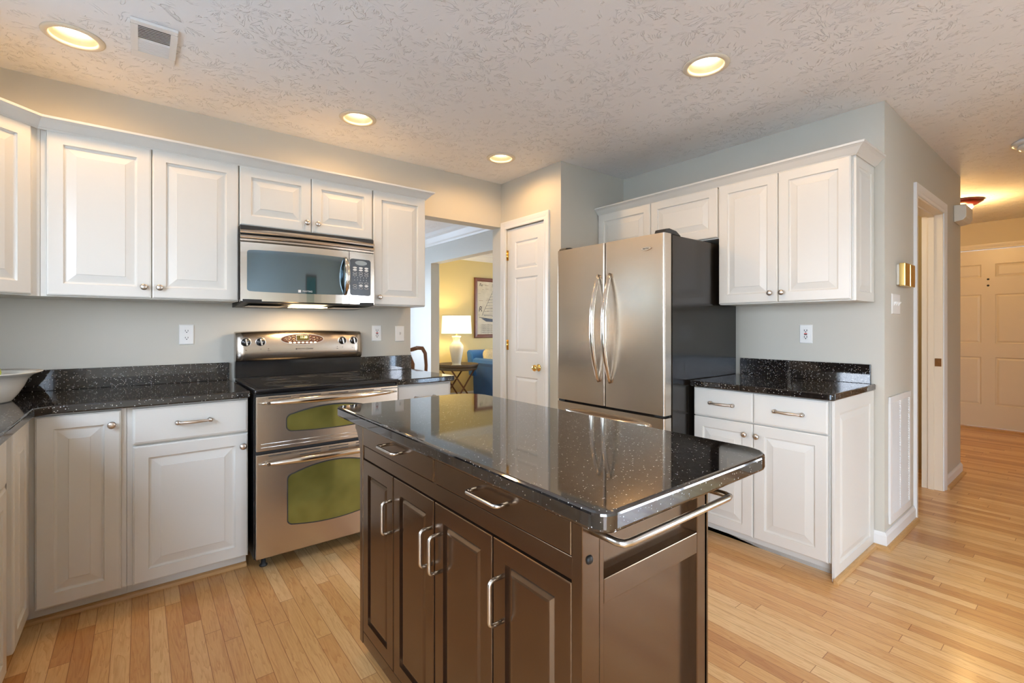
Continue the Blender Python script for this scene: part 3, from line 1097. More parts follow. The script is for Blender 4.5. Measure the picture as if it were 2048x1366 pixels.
# corner (L shaped, two narrow doors meeting in the corner)
th = Thing('corner_base_cabinet', 'white corner base cabinet with two narrow doors meeting at the inside corner', 'cabinet', (XL, 0, 0), 0, 'white base cabinets')
o = XL
poly = [(0.002, -0.002), (-0.478 - o, -0.002), (-0.478 - o, -BB), (LX - 0.021 - o, -BB), (LX - 0.021 - o, -0.98), (0.002, -0.98)]
b = prism(BM(), poly, 0.075, ZT)
poly = [(0.002, -0.002), (-0.478 - o, -0.002), (-0.478 - o, -TK), (LX - 0.07 - o, -TK), (LX - 0.07 - o, -0.98), (0.002, -0.98)]
prism(b, poly, 0.0, 0.075)
th.part('carcass', b, 'cab')
d = th.part('door', ringpanel(BM(), -0.766 - o, -0.496 - o, 0.078, 0.863, -BF, door_prof()), 'cab')
knob(th, d, -0.527 - o, -BF, 0.803)
b = ringpanel(BM(), 0, 0.285, 0.078, 0.863, 0, door_prof())
b.transform(Matrix.Translation((LX - o, -0.930, 0)) @ Matrix.Rotation(PI / 2, 4, 'Z'))
th.part('door', b, 'cab')

th = Thing('base_cabinet', 'white base cabinet with one drawer over one door, just left of the range', 'cabinet', (-0.477, 0, 0), 0, 'white base cabinets')
o = -0.477
b = box(BM(), 0, 0.475, -BB, -0.002, 0.075, ZT, 0.001)
box(b, 0, 0.475, -TK, -0.002, 0, 0.075)
th.part('carcass', b, 'cab')
drawer(th, -0.457 - o, -0.004 - o, 0.703, 0.863, -BF)
cab_door(th, -0.457 - o, -0.004 - o, 0.078, 0.694, -BF, kn=(-0.028 - o, 0.632))

th = Thing('sink_base_cabinet', 'white base cabinet under the sink window at the left edge', 'cabinet', (XL, -1.95, 0), PI / 2, 'white base cabinets')
b = box(BM(), 0, 0.968, -BB, -0.002, 0.075, ZT, 0.001)
box(b, 0, 0.968, -TK, -0.002, 0, 0.075)
th.part('carcass', b, 'cab')
for (a, c) in ((0.02, 0.455), (0.461, 0.906)):
    drawer(th, a, c, 0.703, 0.863, -BF, pull=False)
    cab_door(th, a, c, 0.078, 0.694, -BF)

th = Thing('base_cabinet', 'white base cabinet with a drawer just right of the range, half behind the island', 'cabinet', (0.785, 0, 0), 0, 'white base cabinets')
b = box(BM(), 0, 0.400, -BB, -0.002, 0.075, ZT, 0.001)
box(b, 0, 0.400, -TK, -0.002, 0, 0.075)
th.part('carcass', b, 'cab')
drawer(th, 0.015, 0.385, 0.703, 0.863, -BF)
cab_door(th, 0.015, 0.385, 0.078, 0.694, -BF, kn=(0.055, 0.632))

# fridge wall base cabinet
th = Thing('base_cabinet', 'white base cabinet with two drawers over two doors, right of the refrigerator', 'cabinet', (XF, -1.766, 0), -PI / 2, 'white base cabinets')
q = -1.766
b = box(BM(), 0, 0.724, -0.60, -0.002, 0.075, ZT, 0.001)
box(b, 0, 0.724, -0.54, -0.002, 0, 0.075)
th.part('carcass', b, 'cab')
drawer(th, 0.003, 0.350, 0.703, 0.866, -0.621)
drawer(th, 0.353, 0.708, 0.703, 0.866, -0.621)
cab_door(th, 0.003, 0.350, 0.078, 0.697, -0.621, kn=(0.310, 0.636))
cab_door(th, 0.353, 0.708, 0.078, 0.697, -0.621, kn=(0.375, 0.636))
b = ringpanel(BM(), 0.0, 0.612, 0.0, ZT, -0.012, [(0, 0.012), (0, 0.001), (0.001, 0), (0.068, 0), (0.071, 0.004), (0.080, 0.006), (0.108, 0.001), (0.112, 0.001)])
b.transform(Matrix.Translation((0.724, -0.618, 0)) @ Matrix.Rotation(PI / 2, 4, 'Z'))
th.part('side_panel', b, 'cab')
# oak shoe moulding at the cabinets (structure)
struct('trim_10', crown_run(BM(), [(LX - 0.07, -1.95), (LX - 0.07, -TK), (-0.002, -TK)], SHOE), 'oak')
struct('trim_11', crown_run(BM(), [(XF - 0.54, -1.768), (XF - 0.54, -2.47)], [(-u, z) for u, z in SHOE]), 'oak')
struct('trim_12', crown_run(BM(), [(XF - 0.640, -2.5025), (XF - 0.001, -2.5025)], SHOE), 'oak')

# ------------------------------------------------------------------ worktops
ZW0, ZW1 = ZT + 0.001, 0.907
cf = 0.653
th = Thing('worktop', 'black speckled granite L-shaped worktop left of the range', 'worktop', (XL, 0, ZW0), 0, 'granite worktops')
o = XL
fx = XL + cf - o
poly = [(0.002, -0.002), (1.412 - 0.002, -0.002), (1.412 - 0.002, -cf), (fx + 0.045, -cf), (fx, -cf - 0.045), (fx, -1.96), (0.002, -1.96)]
th.part('slab', prism(BM(), poly, ZW0, ZW1, r=0.006, seg=3, only_cap=True), 'granite')
b = box(BM(), 0.022, 1.402, -0.021, -0.002, ZW1, 1.013, 0.002)
box(b, 0.002, 0.021, -1.96, -0.002, ZW1, 1.013, 0.002)
th.part('backsplash', b, 'granite')
th = Thing('worktop', 'short black granite worktop between the range and the opening', 'worktop', (0.783, 0, ZW0), 0, 'granite worktops')
th.part('slab', prism(BM(), round_rect(0.0, 0.417, -cf, -0.002, (0.003, 0.02, 0.003, 0.003)), ZW0, ZW1, r=0.006, seg=3, only_cap=True), 'granite')
th.part('backsplash', box(BM(), 0.0, 0.411, -0.021, -0.002, ZW1, 1.013, 0.002), 'granite')
th = Thing('worktop', 'black granite worktop on the base cabinet right of the refrigerator', 'worktop', (XF, -1.756, ZW0), -PI / 2, 'granite worktops')
th.part('slab', prism(BM(), round_rect(0.0, 0.752, -0.648, -0.002, (0.012, 0.03, 0.003, 0.003)), ZW0, ZW1, r=0.006, seg=3, only_cap=True), 'granite')
th.part('backsplash', box(BM(), 0.0, 0.732, -0.021, -0.002, ZW1, 1.016, 0.002), 'granite')

# ------------------------------------------------------------------ range
RX = 0.017
RW = 0.762
th = Thing('range', 'stainless double-oven electric range with olive glass windows between base cabinets', 'range', (RX, 0, 0), 0)
FY = -0.695
b = box(BM(), 0.0, RW, -0.655, -0.02, 0.055, 0.895, 0.003)
body = th.part('body', b, 'blackg', label='black enamel body')
b = box(BM(), 0.006, RW - 0.006, -0.668, -0.655, 0.055, 0.885)
th.part('front_frame', b, 'dark')
b = box(BM(), -0.003, RW + 0.003, FY + 0.002, -0.075, 0.897, 0.917, 0.006, 3)
ck = th.part('cooktop', b, 'blackg', label='black glass cooktop')
b = box(BM(), 0.02, RW - 0.02, FY + 0.03, -0.10, 0.9168, 0.919, 0.001)
th.part('glass_top', b, 'blackglass', ck)
b = BM()
for (x, y, r) in ((0.19, -0.52, 0.115), (0.19, -0.24, 0.08), (0.57, -0.52, 0.085), (0.57, -0.24, 0.115), (0.38, -0.2, 0.055)):
    for rr in (r, r * 0.62):
        lathe(b, [(rr - 0.0015, 0.0), (rr - 0.0015, 0.0003), (rr + 0.0015, 0.0003), (rr + 0.0015, 0.0)], (x, y, 0.9190), 'Z', n=40, caps=False)
th.part('burner_ring', b, mat('grey_burner_print', (0.09, 0.09, 0.09), 0.2, noise=0.05), ck)


def arc_pts(x0, x1, z0, z1, rise, drop, n=14, r=0.03):
    """oven window outline (x,z): straight sides, bowed top and bottom, rounded corners"""
    out = []
    for k in range(n + 1):
        u = k / n
        out.append((x0 + r + (x1 - x0 - 2 * r) * u, z0 - drop * (1 - (2 * u - 1) ** 2)))
    for k in range(1, 6):
        a = -PI / 2 + (PI / 2) * k / 6
        out.append((x1 - r + r * math.cos(a), z0 + r + r * math.sin(a)))
    for k in range(1, 6):
        a = (PI / 2) * k / 6
        out.append((x1 - r + r * math.cos(a), z1 - r + r * math.sin(a)))
    for k in range(n + 1):
        u = 1 - k / n
        out.append((x0 + r + (x1 - x0 - 2 * r) * u, z1 + rise * (1 - (2 * u - 1) ** 2)))
    for k in range(1, 6):
        a = PI / 2 + (PI / 2) * k / 6
        out.append((x0 + r + r * math.cos(a), z1 - r + r * math.sin(a)))
    for k in range(1, 6):
        a = PI + (PI / 2) * k / 6
        out.append((x0 + r + r * math.cos(a), z0 + r + r * math.sin(a)))
    return out


def oven_handle(z):
    pts, rad = [], []
    n = 28
    for k in range(n + 1):
        u = k / n * 2 - 1
        x = RW / 2 + u * 0.366
        y = FY - 0.006 - 0.046 * (1 - abs(u) ** 2.6)
        pts.append((x, y, z + 0.004 * (1 - u * u)))
        rad.append(0.0035 + 0.0125 * (1 - abs(u) ** 3.5))
    b = tube(BM(), pts, rad, n=14, flat=0.8, up=(0, 0, 1))
    for s in (-1, 1):
        tube(b, [(RW / 2 + s * 0.325, FY, z), (RW / 2 + s * 0.325, FY - 0.028, z)], 0.009, n=10)
    return b


def oven_door(z0, z1, win, zh, lines=True):
    d = th.part('oven_door', box(BM(), 0.004, RW - 0.004, FY, -0.669, z0, z1, 0.004), 'steel')
    x0, x1, wz0, wz1, rise, drop = win
    o1 = arc_pts(x0, x1, wz0, wz1, rise, drop)
    th.part('window', prism(BM(), o1, FY - 0.0022, FY + 0.002, 'Y'), 'ovenglass', d)
    cxm, czm = (x0 + x1) / 2, (wz0 + wz1) / 2
    o2 = [(cxm + (x - cxm) * (1 + 0.005 / (x1 - x0) * 2), czm + (z - czm) * (1 + 0.005 / (wz1 - wz0) * 2)) for x, z in o1]
    th.part('window_gasket', prism(BM(), o2, FY - 0.0012, FY + 0.002, 'Y'), 'dark', d)
    th.part('handle', oven_handle(zh), 'steelb', d)
    b = BM()
    zs = (z1 - 0.012,)
    if not lines:
        zs = (z1 - 0.012, z1 - 0.027)
    for kk, z in enumerate(zs):
        for i in range(5):
            if kk and i in (0, 4):
                continue
            x = 0.06 + i * 0.148
            box(b, x, x + 0.105, FY - 0.0006, FY + 0.001, z - 0.002, z + 0.002)
    th.part('vent_slot', b, 'slot', d)
    if lines:
        b = BM()
        for z in (z0 + 0.018, z0 + 0.036):
            tube(b, [(0.025, FY - 0.0002, z), (RW - 0.025, FY - 0.0002, z)], 0.0016, n=6)
        th.part('trim_line', b, 'steelb', d)
    return d


oven_door(0.604, 0.879, (0.145, 0.617, 0.692, 0.776, 0.028, 0.008), 0.846, True)
oven_door(0.066, 0.588, (0.150, 0.612, 0.208, 0.466, 0.036, 0.020), 0.541, False)
for x in (0.05, RW - 0.05):
    for y in (-0.62, -0.1):
        th.part('foot', lathe(BM(), [(0.018, 0.0), (0.020, 0.006), (0.012, 0.012), (0.009, 0.055)], (x, y, 0.0), 'Z', n=14), 'dark')
# backguard
b = prism(BM(), [(-0.072, 0.917), (-0.075, 1.018), (-0.022, 1.018), (-0.022, 0.917)], 0.0, RW, 'X')
th.part('backguard_base', b, 'blackg', label='black glass riser under the control panel')
pts = []
n = 16
t = BM()
lo, hi = [], []
b = BM()
secs = [(-0.078, 1.018), (-0.094, 1.030), (-0.100, 1.07), (-0.096, 1.12), (-0.086, 1.165), (-0.074, 1.188), (-0.058, 1.196), (-0.022, 1.196), (-0.022, 1.018)]
rows = []
for k in range(n + 1):
    u = k / n
    up = 0.010 * (1 - (2 * u - 1) ** 2)
    rows.append([t.verts.new((u * RW, y, z + (up if z > 1.15 else up * max(0, (z - 1.02) / 0.14)))) for (y, z) in secs])
for a, c in zip(rows, rows[1:]):
    for k in range(len(secs)):
        f = t.faces.new((a[k], a[(k + 1) % len(secs)], c[(k + 1) % len(secs)], c[k]))
        f.smooth = k < 6
t.faces.new(rows[0])
t.faces.new(rows[-1][::-1])
bmesh.ops.recalc_face_normals(t, faces=t.faces)
merge(b, t)
bg = th.part('control_panel', b, 'steel', label='steel control panel with knobs and clock')


def bgy(z):
    for (y0, z0), (y1, z1) in zip(secs, secs[1:]):
        if z0 <= z <= z1:
            return y0 + (y1 - y0) * (z - z0) / (z1 - z0)
    return -0.09


for kx in (0.07, 0.15, 0.647, 0.723):
    x = kx - RX
    z = 1.134
    y = bgy(z)
    k = th.part('knob', lathe(BM(), [(0.0, 0.014), (0.020, 0.014), (0.0225, 0.011), (0.0235, 0.004), (0.0235, 0)], (x, y, z), '-Y', n=28), 'blackg', bg)
    th.part('knob_ring', lathe(BM(), [(0.0235, 0.0), (0.0235, 0.004), (0.029, 0.003), (0.030, 0.0)], (x, y, z), '-Y', n=28, caps=False), 'satin', bg)
    b = box(BM(), -0.005, 0.005, -0.026, -0.012, -0.021, 0.021, 0.003)
    b.transform(Matrix.Translation((x, y, z)) @ Matrix.Rotation(-0.2, 4, 'Y'))
    th.part('knob_grip', b, 'satin', k)
lean = -0.17
Rl = Matrix.Translation((0.393 - RX, bgy(1.148) - 0.001, 1.148)) @ Matrix.Rotation(lean, 4, 'X')


def leaned(b):
    b.transform(Rl)
    return b


def ell(rx, rz, n=40):
    return [(rx * math.cos(2 * PI * k / n), rz * math.sin(2 * PI * k / n)) for k in range(n)]


th.part('clock_bezel', leaned(prism(BM(), ell(0.134, 0.036), -0.003, 0.004, 'Y')), 'satin', bg)
clk = th.part('clock_panel', leaned(prism(BM(), ell(0.127, 0.031), -0.005, 0.003, 'Y')), 'brownpanel', bg)
b = leaned(box(BM(), -0.040, 0.040, -0.0065, 0.0, -0.013, 0.027, 0.001))
th.part('screen_frame', b, 'satin', clk)
b = leaned(box(BM(), -0.037, 0.037, -0.0075, 0.0, -0.010, 0.024, 0.001))
th.part('screen', b, 'lcd', clk)
b = leaned(face_text('11:30', 0.020, 0.006, -0.0079, 0.011))
th.part('clock_digits', b, 'digits', clk)
for k in range(7):
    x = -0.075 + k * 0.025
    b = leaned(prism(BM(), [(x + u, -0.022 - 0.0001 * k + v) for u, v in ell(0.0095, 0.0048, 16)], -0.0068, 0.0, 'Y'))
    th.part('button', b, 'plastic', clk)
for s in (-1, 1):
    for (x, z) in ((0.055, 0.014), (0.055, -0.004), (0.080, 0.008), (0.080, -0.009), (0.103, 0.001)):
        t = BM()
        rr = [(s * x + u, z + v) for u, v in ell(0.0105, 0.0062, 16)]
        tube(t, [(p[0], -0.0058, p[1]) for p in rr + rr[:1]], 0.0008, n=5)
        th.part('button_ring', leaned(t), 'satin', clk)
b = BM()
merge(b, face_text('MAYTAG', 0.0115, 0.384 - RX, bgy(1.087) - 0.0012, 1.087, lean=0.04))
merge(b, face_text('Gemini', 0.0155, 0.432 - RX, bgy(1.087) - 0.0012, 1.087, shear=0.3, lean=0.04))
box(b, 0.350 - RX, 0.358 - RX, bgy(1.087) - 0.0016, bgy(1.087), 1.083, 1.091, 0.001)
th.part('brand_lettering', b, 'ink', bg)
for (x, z) in ((0.07, 1.087), (0.15, 1.091), (0.193, 1.093), (0.612, 1.095), (0.647, 1.091), (0.715, 1.087)):
    b = lathe(BM(), [(0.0, 0.0012), (0.0022, 0.001), (0.0022, 0.0)], (x - RX, bgy(z) - 0.0002, z), '-Y', n=8)
    th.part('indicator_mark', b, 'ink', bg)
for x in (0.193, 0.612):
    th.part('indicator_lettering', face_text('ON', 0.007, x - RX, bgy(1.083) - 0.0012, 1.082, lean=0.04), 'ink', bg)

# ------------------------------------------------------------------ microwave
MX = -0.004
th = Thing('microwave', 'stainless over-the-range microwave with smoked glass door hung under the short cabinet', 'microwave', (MX, 0, 1.362), 0)
MW = 0.759
b = box(BM(), 0.002, MW - 0.002, -0.375, -0.002, 1.375, 1.788, 0.003)
# sloped underside hood
prism(b, [(-0.40, 1.362), (-0.10, 1.345), (-0.02, 1.345), (-0.02, 1.38), (-0.40, 1.38)], 0.012, MW - 0.012, 'X')
th.part('body', b, 'dark')


def bow(x):
    u = x / MW * 2 - 1
    return -0.378 - 0.034 * (1 - u * u) - 0.0


def curved_slab(x0, x1, z0, z1, off0, off1, n=14, r=0.0):
    """slab that follows the bowed front; off0 outer, off1 inner offset"""
    t = BM()
    rows = []
    for k in range(n + 1):
        x = x0 + (x1 - x0) * k / n
        rows.append([t.verts.new(p) for p in ((x, bow(x) - off0, z0 + r), (x, bow(x) - off0, z1 - r), (x, bow(x) - off0 + r, z1), (x, bow(x) - off1, z1), (x, bow(x) - off1, z0), (x, bow(x) - off0 + r, z0))])
    for a, c in zip(rows, rows[1:]):
        for k in range(6):
            f = t.faces.new((a[k], a[(k + 1) % 6], c[(k + 1) % 6], c[k]))
    t.faces.new(rows[0])
    t.faces.new(rows[-1][::-1])
    bmesh.ops.recalc_face_normals(t, faces=t.faces)
    return t


def curved_outline(pts, off, thick=0.004):
    """a thin pane on the bowed front following outline pts (x,z), split in x strips"""
    t = BM()
    xs = sorted(set(round(p[0], 5) for p in pts))
    x0, x1 = xs[0], xs[-1]
    n = 26

    def span(x):
        zs = []
        m = len(pts)
        for i in range(m):
            (xa, za), (xb, zb) = pts[i], pts[(i + 1) % m]
            if (xa - x) * (xb - x) <= 0 and abs(xa - xb) > 1e-9:
                zs.append(za + (zb - za) * (x - xa) / (xb - xa))
        return min(zs), max(zs)
    rows = []
    ks = [0.0005, 0.004, 0.01, 0.018] + [0.018 + 0.964 * k / n for k in range(1, n)] + [0.982, 0.99, 0.996, 0.9995]
    for k in ks:
        x = x0 + (x1 - x0) * k
        z0, z1 = span(x)
        y = bow(x) - off
        rows.append([t.verts.new(p) for p in ((x, y, z0), (x, y, z1), (x, y + thick, z1), (x, y + thick, z0), (x, y, z0), (x, y, z1))])
    for a, c in zip(rows, rows[1:]):
        for (i, j) in ((4, 5), (1, 2), (2, 3), (3, 0)):      # the front has vertices of its own so that only it is smooth
            f = t.faces.new((a[i], a[j], c[j], c[i]))
            f.smooth = i == 4
    rows = [r[:4] for r in rows]
    t.faces.new(rows[0])
    t.faces.new(rows[-1][::-1])
    for f in t.faces:
        if f.smooth and f.normal.y > 0:
            f.normal_flip()
    return t


for k, z in enumerate((1.756, 1.728)):
    b = BM()
    t = BM()
    n = 20
    rows = []
    for i in range(n + 1):
        x = 0.002 + (MW - 0.004) * i / n
        y = bow(x) + 0.004
        sec = [(y + 0.03, z + 0.013), (y + 0.004, z + 0.012), (y - 0.010, z + 0.004), (y - 0.014, z - 0.006), (y - 0.012, z - 0.012), (y + 0.03, z - 0.006)]
        rows.append([t.verts.new((x, yy, zz)) for yy, zz in sec])
    for a, c in zip(rows, rows[1:]):
        for j in range(6):
            t.faces.new((a[j], a[(j + 1) % 6], c[(j + 1) % 6], c[j]))
    t.faces.new(rows[0])
    t.faces.new(rows[-1][::-1])
    bmesh.ops.recalc_face_normals(t, faces=t.faces)
    merge(b, t)
    th.part('vent_louvre', b, 'steel')
th.part('top_rail', curved_slab(0.002, MW - 0.002, 1.700, 1.714, 0.006, -0.03, r=0.003), 'steel')
dr = th.part('door', curved_slab(0.002, 0.586, 1.366, 1.696, 0.006, -0.03, r=0.004), 'steelb', label='stainless door with smoked glass')
cp = th.part('control_panel', curved_slab(0.590, MW - 0.002, 1.366, 1.696, 0.006, -0.03, r=0.004), 'steelb')
wo = arc_pts(0.032, 0.584, 1.424, 1.652, 0.004, 0.004, r=0.018)
th.part('window', curved_outline(wo, 0.0075), 'mwglass', dr)
th.part('keypad', curved_outline(arc_pts(0.592, 0.732, 1.424, 1.652, 0.0, 0.0, r=0.016), 0.0075), 'panelgrey', cp)
pts, rad = [], []
for k in range(17):
    u = k / 16 * 2 - 1
    pts.append((0.563, bow(0.563) - 0.010 - 0.042 * (1 - abs(u) ** 2.2), 1.538 + u * 0.113))
    rad.append(0.006 + 0.006 * (1 - u * u))
b = tube(BM(), pts, rad, n=12, flat=1.3, up=(0, 1, 0))
th.part('handle', b, 'steelb', dr)


def on_front(x, z, bm, off=0.0078):
    """move a bm built around origin (facing -Y) onto the bowed front"""
    sl = (bow(x + 0.001) - bow(x - 0.001)) / 0.002
    bm.transform(Matrix.Translation((x, bow(x) - off, z)) @ Matrix.Rotation(math.atan(sl), 4, 'Z'))
    return bm


th.part('display', on_front(0.665, 1.628, prism(BM(), ell(0.040, 0.0145), -0.002, 0.001, 'Y')), 'lcdgrey', cp)
for r_, z in enumerate((1.597, 1.583, 1.565, 1.551, 1.502, 1.486, 1.470)):
    for c_, x in enumerate((0.624, 0.663, 0.701)):
        if r_ == 4 and c_ == 0:
            continue
        full = r_ < 2 or (r_ == 5 and c_ > 0)
        if full:
            th.part('button', on_front(x, z, prism(BM(), ell(0.0135, 0.0058, 18), -0.0015, 0.001, 'Y')), 'plastic', cp)
        else:
            t = BM()
            rr = ell(0.0130, 0.0056, 16)
            tube(t, [(p[0], -0.0004, p[1]) for p in rr + rr[:1]], 0.0008, n=5)
            th.part('button_ring', on_front(x, z, t), 'plastic', cp)
b = BM()
for r_, z in enumerate((1.536, 1.520)):
    for c_, x in enumerate((0.622, 0.641, 0.661, 0.681, 0.702)):
        merge(b, on_front(x, z, face_text(str((r_ * 5 + c_ + 1) % 10), 0.010, 0, -0.0004, 0)))
th.part('keypad_digits', b, 'plastic', cp)
b = BM()
merge(b, on_front(0.340, 1.434, face_text('MAYTAG', 0.0135, 0, -0.0006, 0)))
t = BM()
box(t, -0.0075, 0.0075, -0.001, 0.0, -0.0075, 0.0075, 0.001)
merge(b, on_front(0.297, 1.434, t))
th.part('brand_lettering', b, 'plastic', dr)
b = box(BM(), 0.28, 0.48, -0.33, -0.22, 1.3440, 1.3475)
th.part('lamp_lens', b, 'hoodlens')
for x in (0.05, 0.52):
    th.part('grease_filter', box(BM(), x, x + 0.19, -0.33, -0.12, 1.3455, 1.3485, 0.001), 'steel')
hl = bpy.data.lights.new('hood_lamp_light', 'AREA')
hl.shape = 'RECTANGLE'
hl.size, hl.size_y = 0.18, 0.09
hl.energy = 1.5
hl.color = CAN_COL
o = bpy.data.objects.new('hood_lamp_light', hl)
C.objects.link(o)
o.location = (MX + 0.38, -0.24, 1.340)

# ------------------------------------------------------------------ refrigerator
FXX, FY0, FY1 = 1.918, -0.865, -1.745
FWd = FY0 - FY1
ox_ = 2.76                       # local y=0 plane (back)
fd = ox_ - FXX                   # depth to door front
th = Thing('refrigerator', 'stainless french-door refrigerator with black sides in the alcove by the pantry', 'refrigerator', (ox_, FY0, 0), -PI / 2)
b = box(BM(), 0.004, FWd - 0.002, -fd + 0.082, 0, 0.03, 1.765, 0.004)
th.part('body', b, 'fridgeside', label='glossy black side panels')
b = box(BM(), 0.012, FWd - 0.012, -fd + 0.068, -fd + 0.084, 0.06, 1.75)
th.part('door_gasket', b, 'dark')


def fr_door(x0, x1, z0, z1, name):
    """slab with rounded vertical outer edges"""
    poly = [(x0, -fd + 0.068), (x0, -fd + 0.012)]
    for k in range(1, 6):
        a = PI + (PI / 2) * k / 6
        poly.append((x0 + 0.012 + 0.012 * math.cos(a), -fd + 0.012 + 0.012 * math.sin(a)))
    poly.append((x0 + 0.012, -fd))
    poly.append((x1 - 0.012, -fd))
    for k in range(1, 6):
        a = 1.5 * PI + (PI / 2) * k / 6
        poly.append((x1 - 0.012 + 0.012 * math.cos(a), -fd + 0.012 + 0.012 * math.sin(a)))
    poly += [(x1, -fd + 0.012), (x1, -fd + 0.068)]
    b = prism(BM(), poly, z0, z1, 'Z')
    return th.part(name, b, 'steel')


mid = FWd / 2
dl = fr_door(0.0, mid - 0.003, 0.716, 1.769, 'door')
d_r = fr_door(mid + 0.003, FWd, 0.716, 1.769, 'door')
fz = fr_door(0.0, FWd, 0.075, 0.700, 'freezer_drawer')
th.part('kick_grille', box(BM(), 0.02, FWd - 0.02, -fd + 0.06, -fd + 0.12, 0.012, 0.068, 0.003), 'dark')
for s, dd in ((-1, dl), (1, d_r)):
    x = mid + s * 0.048
    pts, rad = [], []
    for k in range(25):
        u = k / 24 * 2 - 1
        pts.append((x, -fd - 0.004 - 0.066 * (1 - abs(u) ** 2.2), 1.218 + u * 0.347))
        rad.append(0.010 + 0.006 * (1 - abs(u) ** 4))
    b = tube(BM(), pts, rad, n=14, flat=1.0, up=(0, 1, 0))
    th.part('handle', b, 'steelb', dd)
pts, rad = [], []
for k in range(25):
    u = k / 24 * 2 - 1
    pts.append((mid + u * 0.345, -fd - 0.004 - 0.058 * (1 - abs(u) ** 2.6), 0.645))
    rad.append(0.010 + 0.006 * (1 - abs(u) ** 4))
th.part('handle', tube(BM(), pts, rad, n=14, up=(0, 0, 1)), 'steelb', fz)
b = prism(BM(), [(mid + 0.318 + u * 0.038, 1.690 + v * 0.0125) for u, v in [(math.copysign(abs(math.cos(a)) ** 1.5, math.cos(a)), math.copysign(abs(math.sin(a)) ** 1.25, math.sin(a))) for a in [2 * PI * k / 32 for k in range(32)]]], -fd - 0.004, -fd, 'Y', r=0.0012, seg=1, only_cap=True)
bd = th.part('badge', b, 'steelb', d_r)
th.part('badge_lettering', face_text('MAYTAG', 0.0105, mid + 0.318, -fd - 0.0044, 1.690), 'ink', bd)
b = prism(BM(), [(-fd + 0.01, 1.770), (-fd + 0.02, 1.792), (-fd + 0.06, 1.800), (-fd + 0.13, 1.792), (-fd + 0.18, 1.766)], FWd - 0.075, FWd - 0.004, 'X', r=0.004, seg=2)
th.part('hinge_cover', b, 'dark')
b = prism(BM(), [(-fd + 0.01, 1.770), (-fd + 0.02, 1.786), (-fd + 0.06, 1.792), (-fd + 0.13, 1.788), (-fd + 0.18, 1.766)], 0.004, 0.075, 'X', r=0.004, seg=2)
th.part('hinge_cover', b, 'dark')
b = BM()
box(b, FWd - 0.07, FWd - 0.01, -fd + 0.006, -fd + 0.05, 0.7025, 0.7135, 0.002)
box(b, 0.01, 0.07, -fd + 0.006, -fd + 0.05, 0.7025, 0.7135, 0.002)
th.part('hinge_plate', b, 'dark')
for x in (0.06, FWd - 0.06):
    for y in (-0.6, -0.08):
        th.part('foot', lathe(BM(), [(0.02, 0), (0.02, 0.03)], (x, y, 0.0), 'Z', n=12), 'dark')

# ------------------------------------------------------------------ island
IY0, IY1 = -1.560, -2.702       # far and near ends
IX0, IX1 = 0.222, 0.668
IL = IY0 - IY1
ID = IX1 - IX0
# local frame: x towards camera (world -y), local -y = world -x (front with the doors)
th = Thing('kitchen_island', 'espresso wood kitchen island cart with black granite top in the foreground', 'island', (IX1, IY0, 0), -PI / 2)
F = -ID
zb0, zb1 = 0.045, 0.873
b = BM()
for x in (0.0, IL - 0.028):     # front posts
    box(b, x, x + 0.028, F, F + 0.05, zb0, zb1, 0.002)
box(b, 0.028, IL - 0.028, F + 0.004, F + 0.03, 0.738, 0.784, 0.0015)        # rail under drawers
box(b, 0.028, IL - 0.028, F + 0.004, F + 0.03, 0.862, zb1)
box(b, 0.028, IL - 0.028, F + 0.002, F + 0.03, zb0, 0.090, 0.0015)          # bottom rail
box(b, IL / 2 - 0.008, IL / 2 + 0.008, F + 0.004, F + 0.03, 0.784, 0.862)
box(b, 0.02, IL - 0.036, F + 0.03, -0.02, zb0 + 0.02, zb1 - 0.005)           # carcass core
th.part('carcass', b, 'espresso')
b = BM()                         # near end panel frame
E0 = IL - 0.026
box(b, E0, IL, F + 0.05, F + 0.062, zb0, zb1, 0.001)
box(b, E0, IL, -0.045, 0.0, zb0, zb1, 0.002)
box(b, E0, IL, F + 0.062, -0.045, 0.684, 0.734, 0.002)
box(b, E0, IL, F + 0.062, -0.045, zb0, 0.10, 0.002)
box(b, E0 - 0.012, IL - 0.024, F + 0.05, -0.03, zb0 + 0.01, zb1 - 0.002)
th.part('end_panel', b, 'espresso')
b = box(BM(), 0.0, 0.02, F + 0.05, 0.0, zb0, zb1, 0.002)
th.part('end_panel', b, 'espresso')
b = box(BM(), 0.0, IL, -0.012, 0.006, zb0, zb1 - 0.001, 0.002)
th.part('back_panel', b, 'espresso')
# curved bracket carrying the overhang at the far end
for yy in (F + 0.004, -0.03):
    pr_ = [(0.0, 0.873), (-0.058, 0.873), (-0.060, 0.835)] + [(-0.060 + 0.060 * math.sin(a) ** 1.3, 0.835 - 0.16 * (1 - math.cos(a))) for a in [PI / 2 * k / 8 for k in range(1, 9)]]
    th.part('bracket', prism(BM(), pr_, yy, yy + 0.026, 'Y', r=0.001, seg=1), 'espresso')


def bar_pull(x0, x1, z0, z1, y, out=0.032, r=0.0052):
    """squared bar pull between two mounts"""
    a, c = Vector((x0, y, z0)), Vector((x1, y, z1))
    d = (c - a).normalized()
    n_ = Vector((0, -1, 0))
    k = 0.012
    pts = [a, a + n_ * (out - k)]
    for i in range(1, 5):
        t_ = PI / 2 * i / 5
        pts.append(a + n_ * (out - k) + n_ * k * math.sin(t_) + d * k * (1 - math.cos(t_)))
    pts += [a + n_ * out + d * k, c + n_ * out - d * k]
    for i in range(1, 5):
        t_ = PI / 2 * i / 5
        pts.append(c + n_ * (out - k) + n_ * k * math.cos(t_) - d * k * (1 - math.sin(t_)))
    pts += [c + n_ * (out - k), c]
    return tube(BM(), pts, r, n=12)


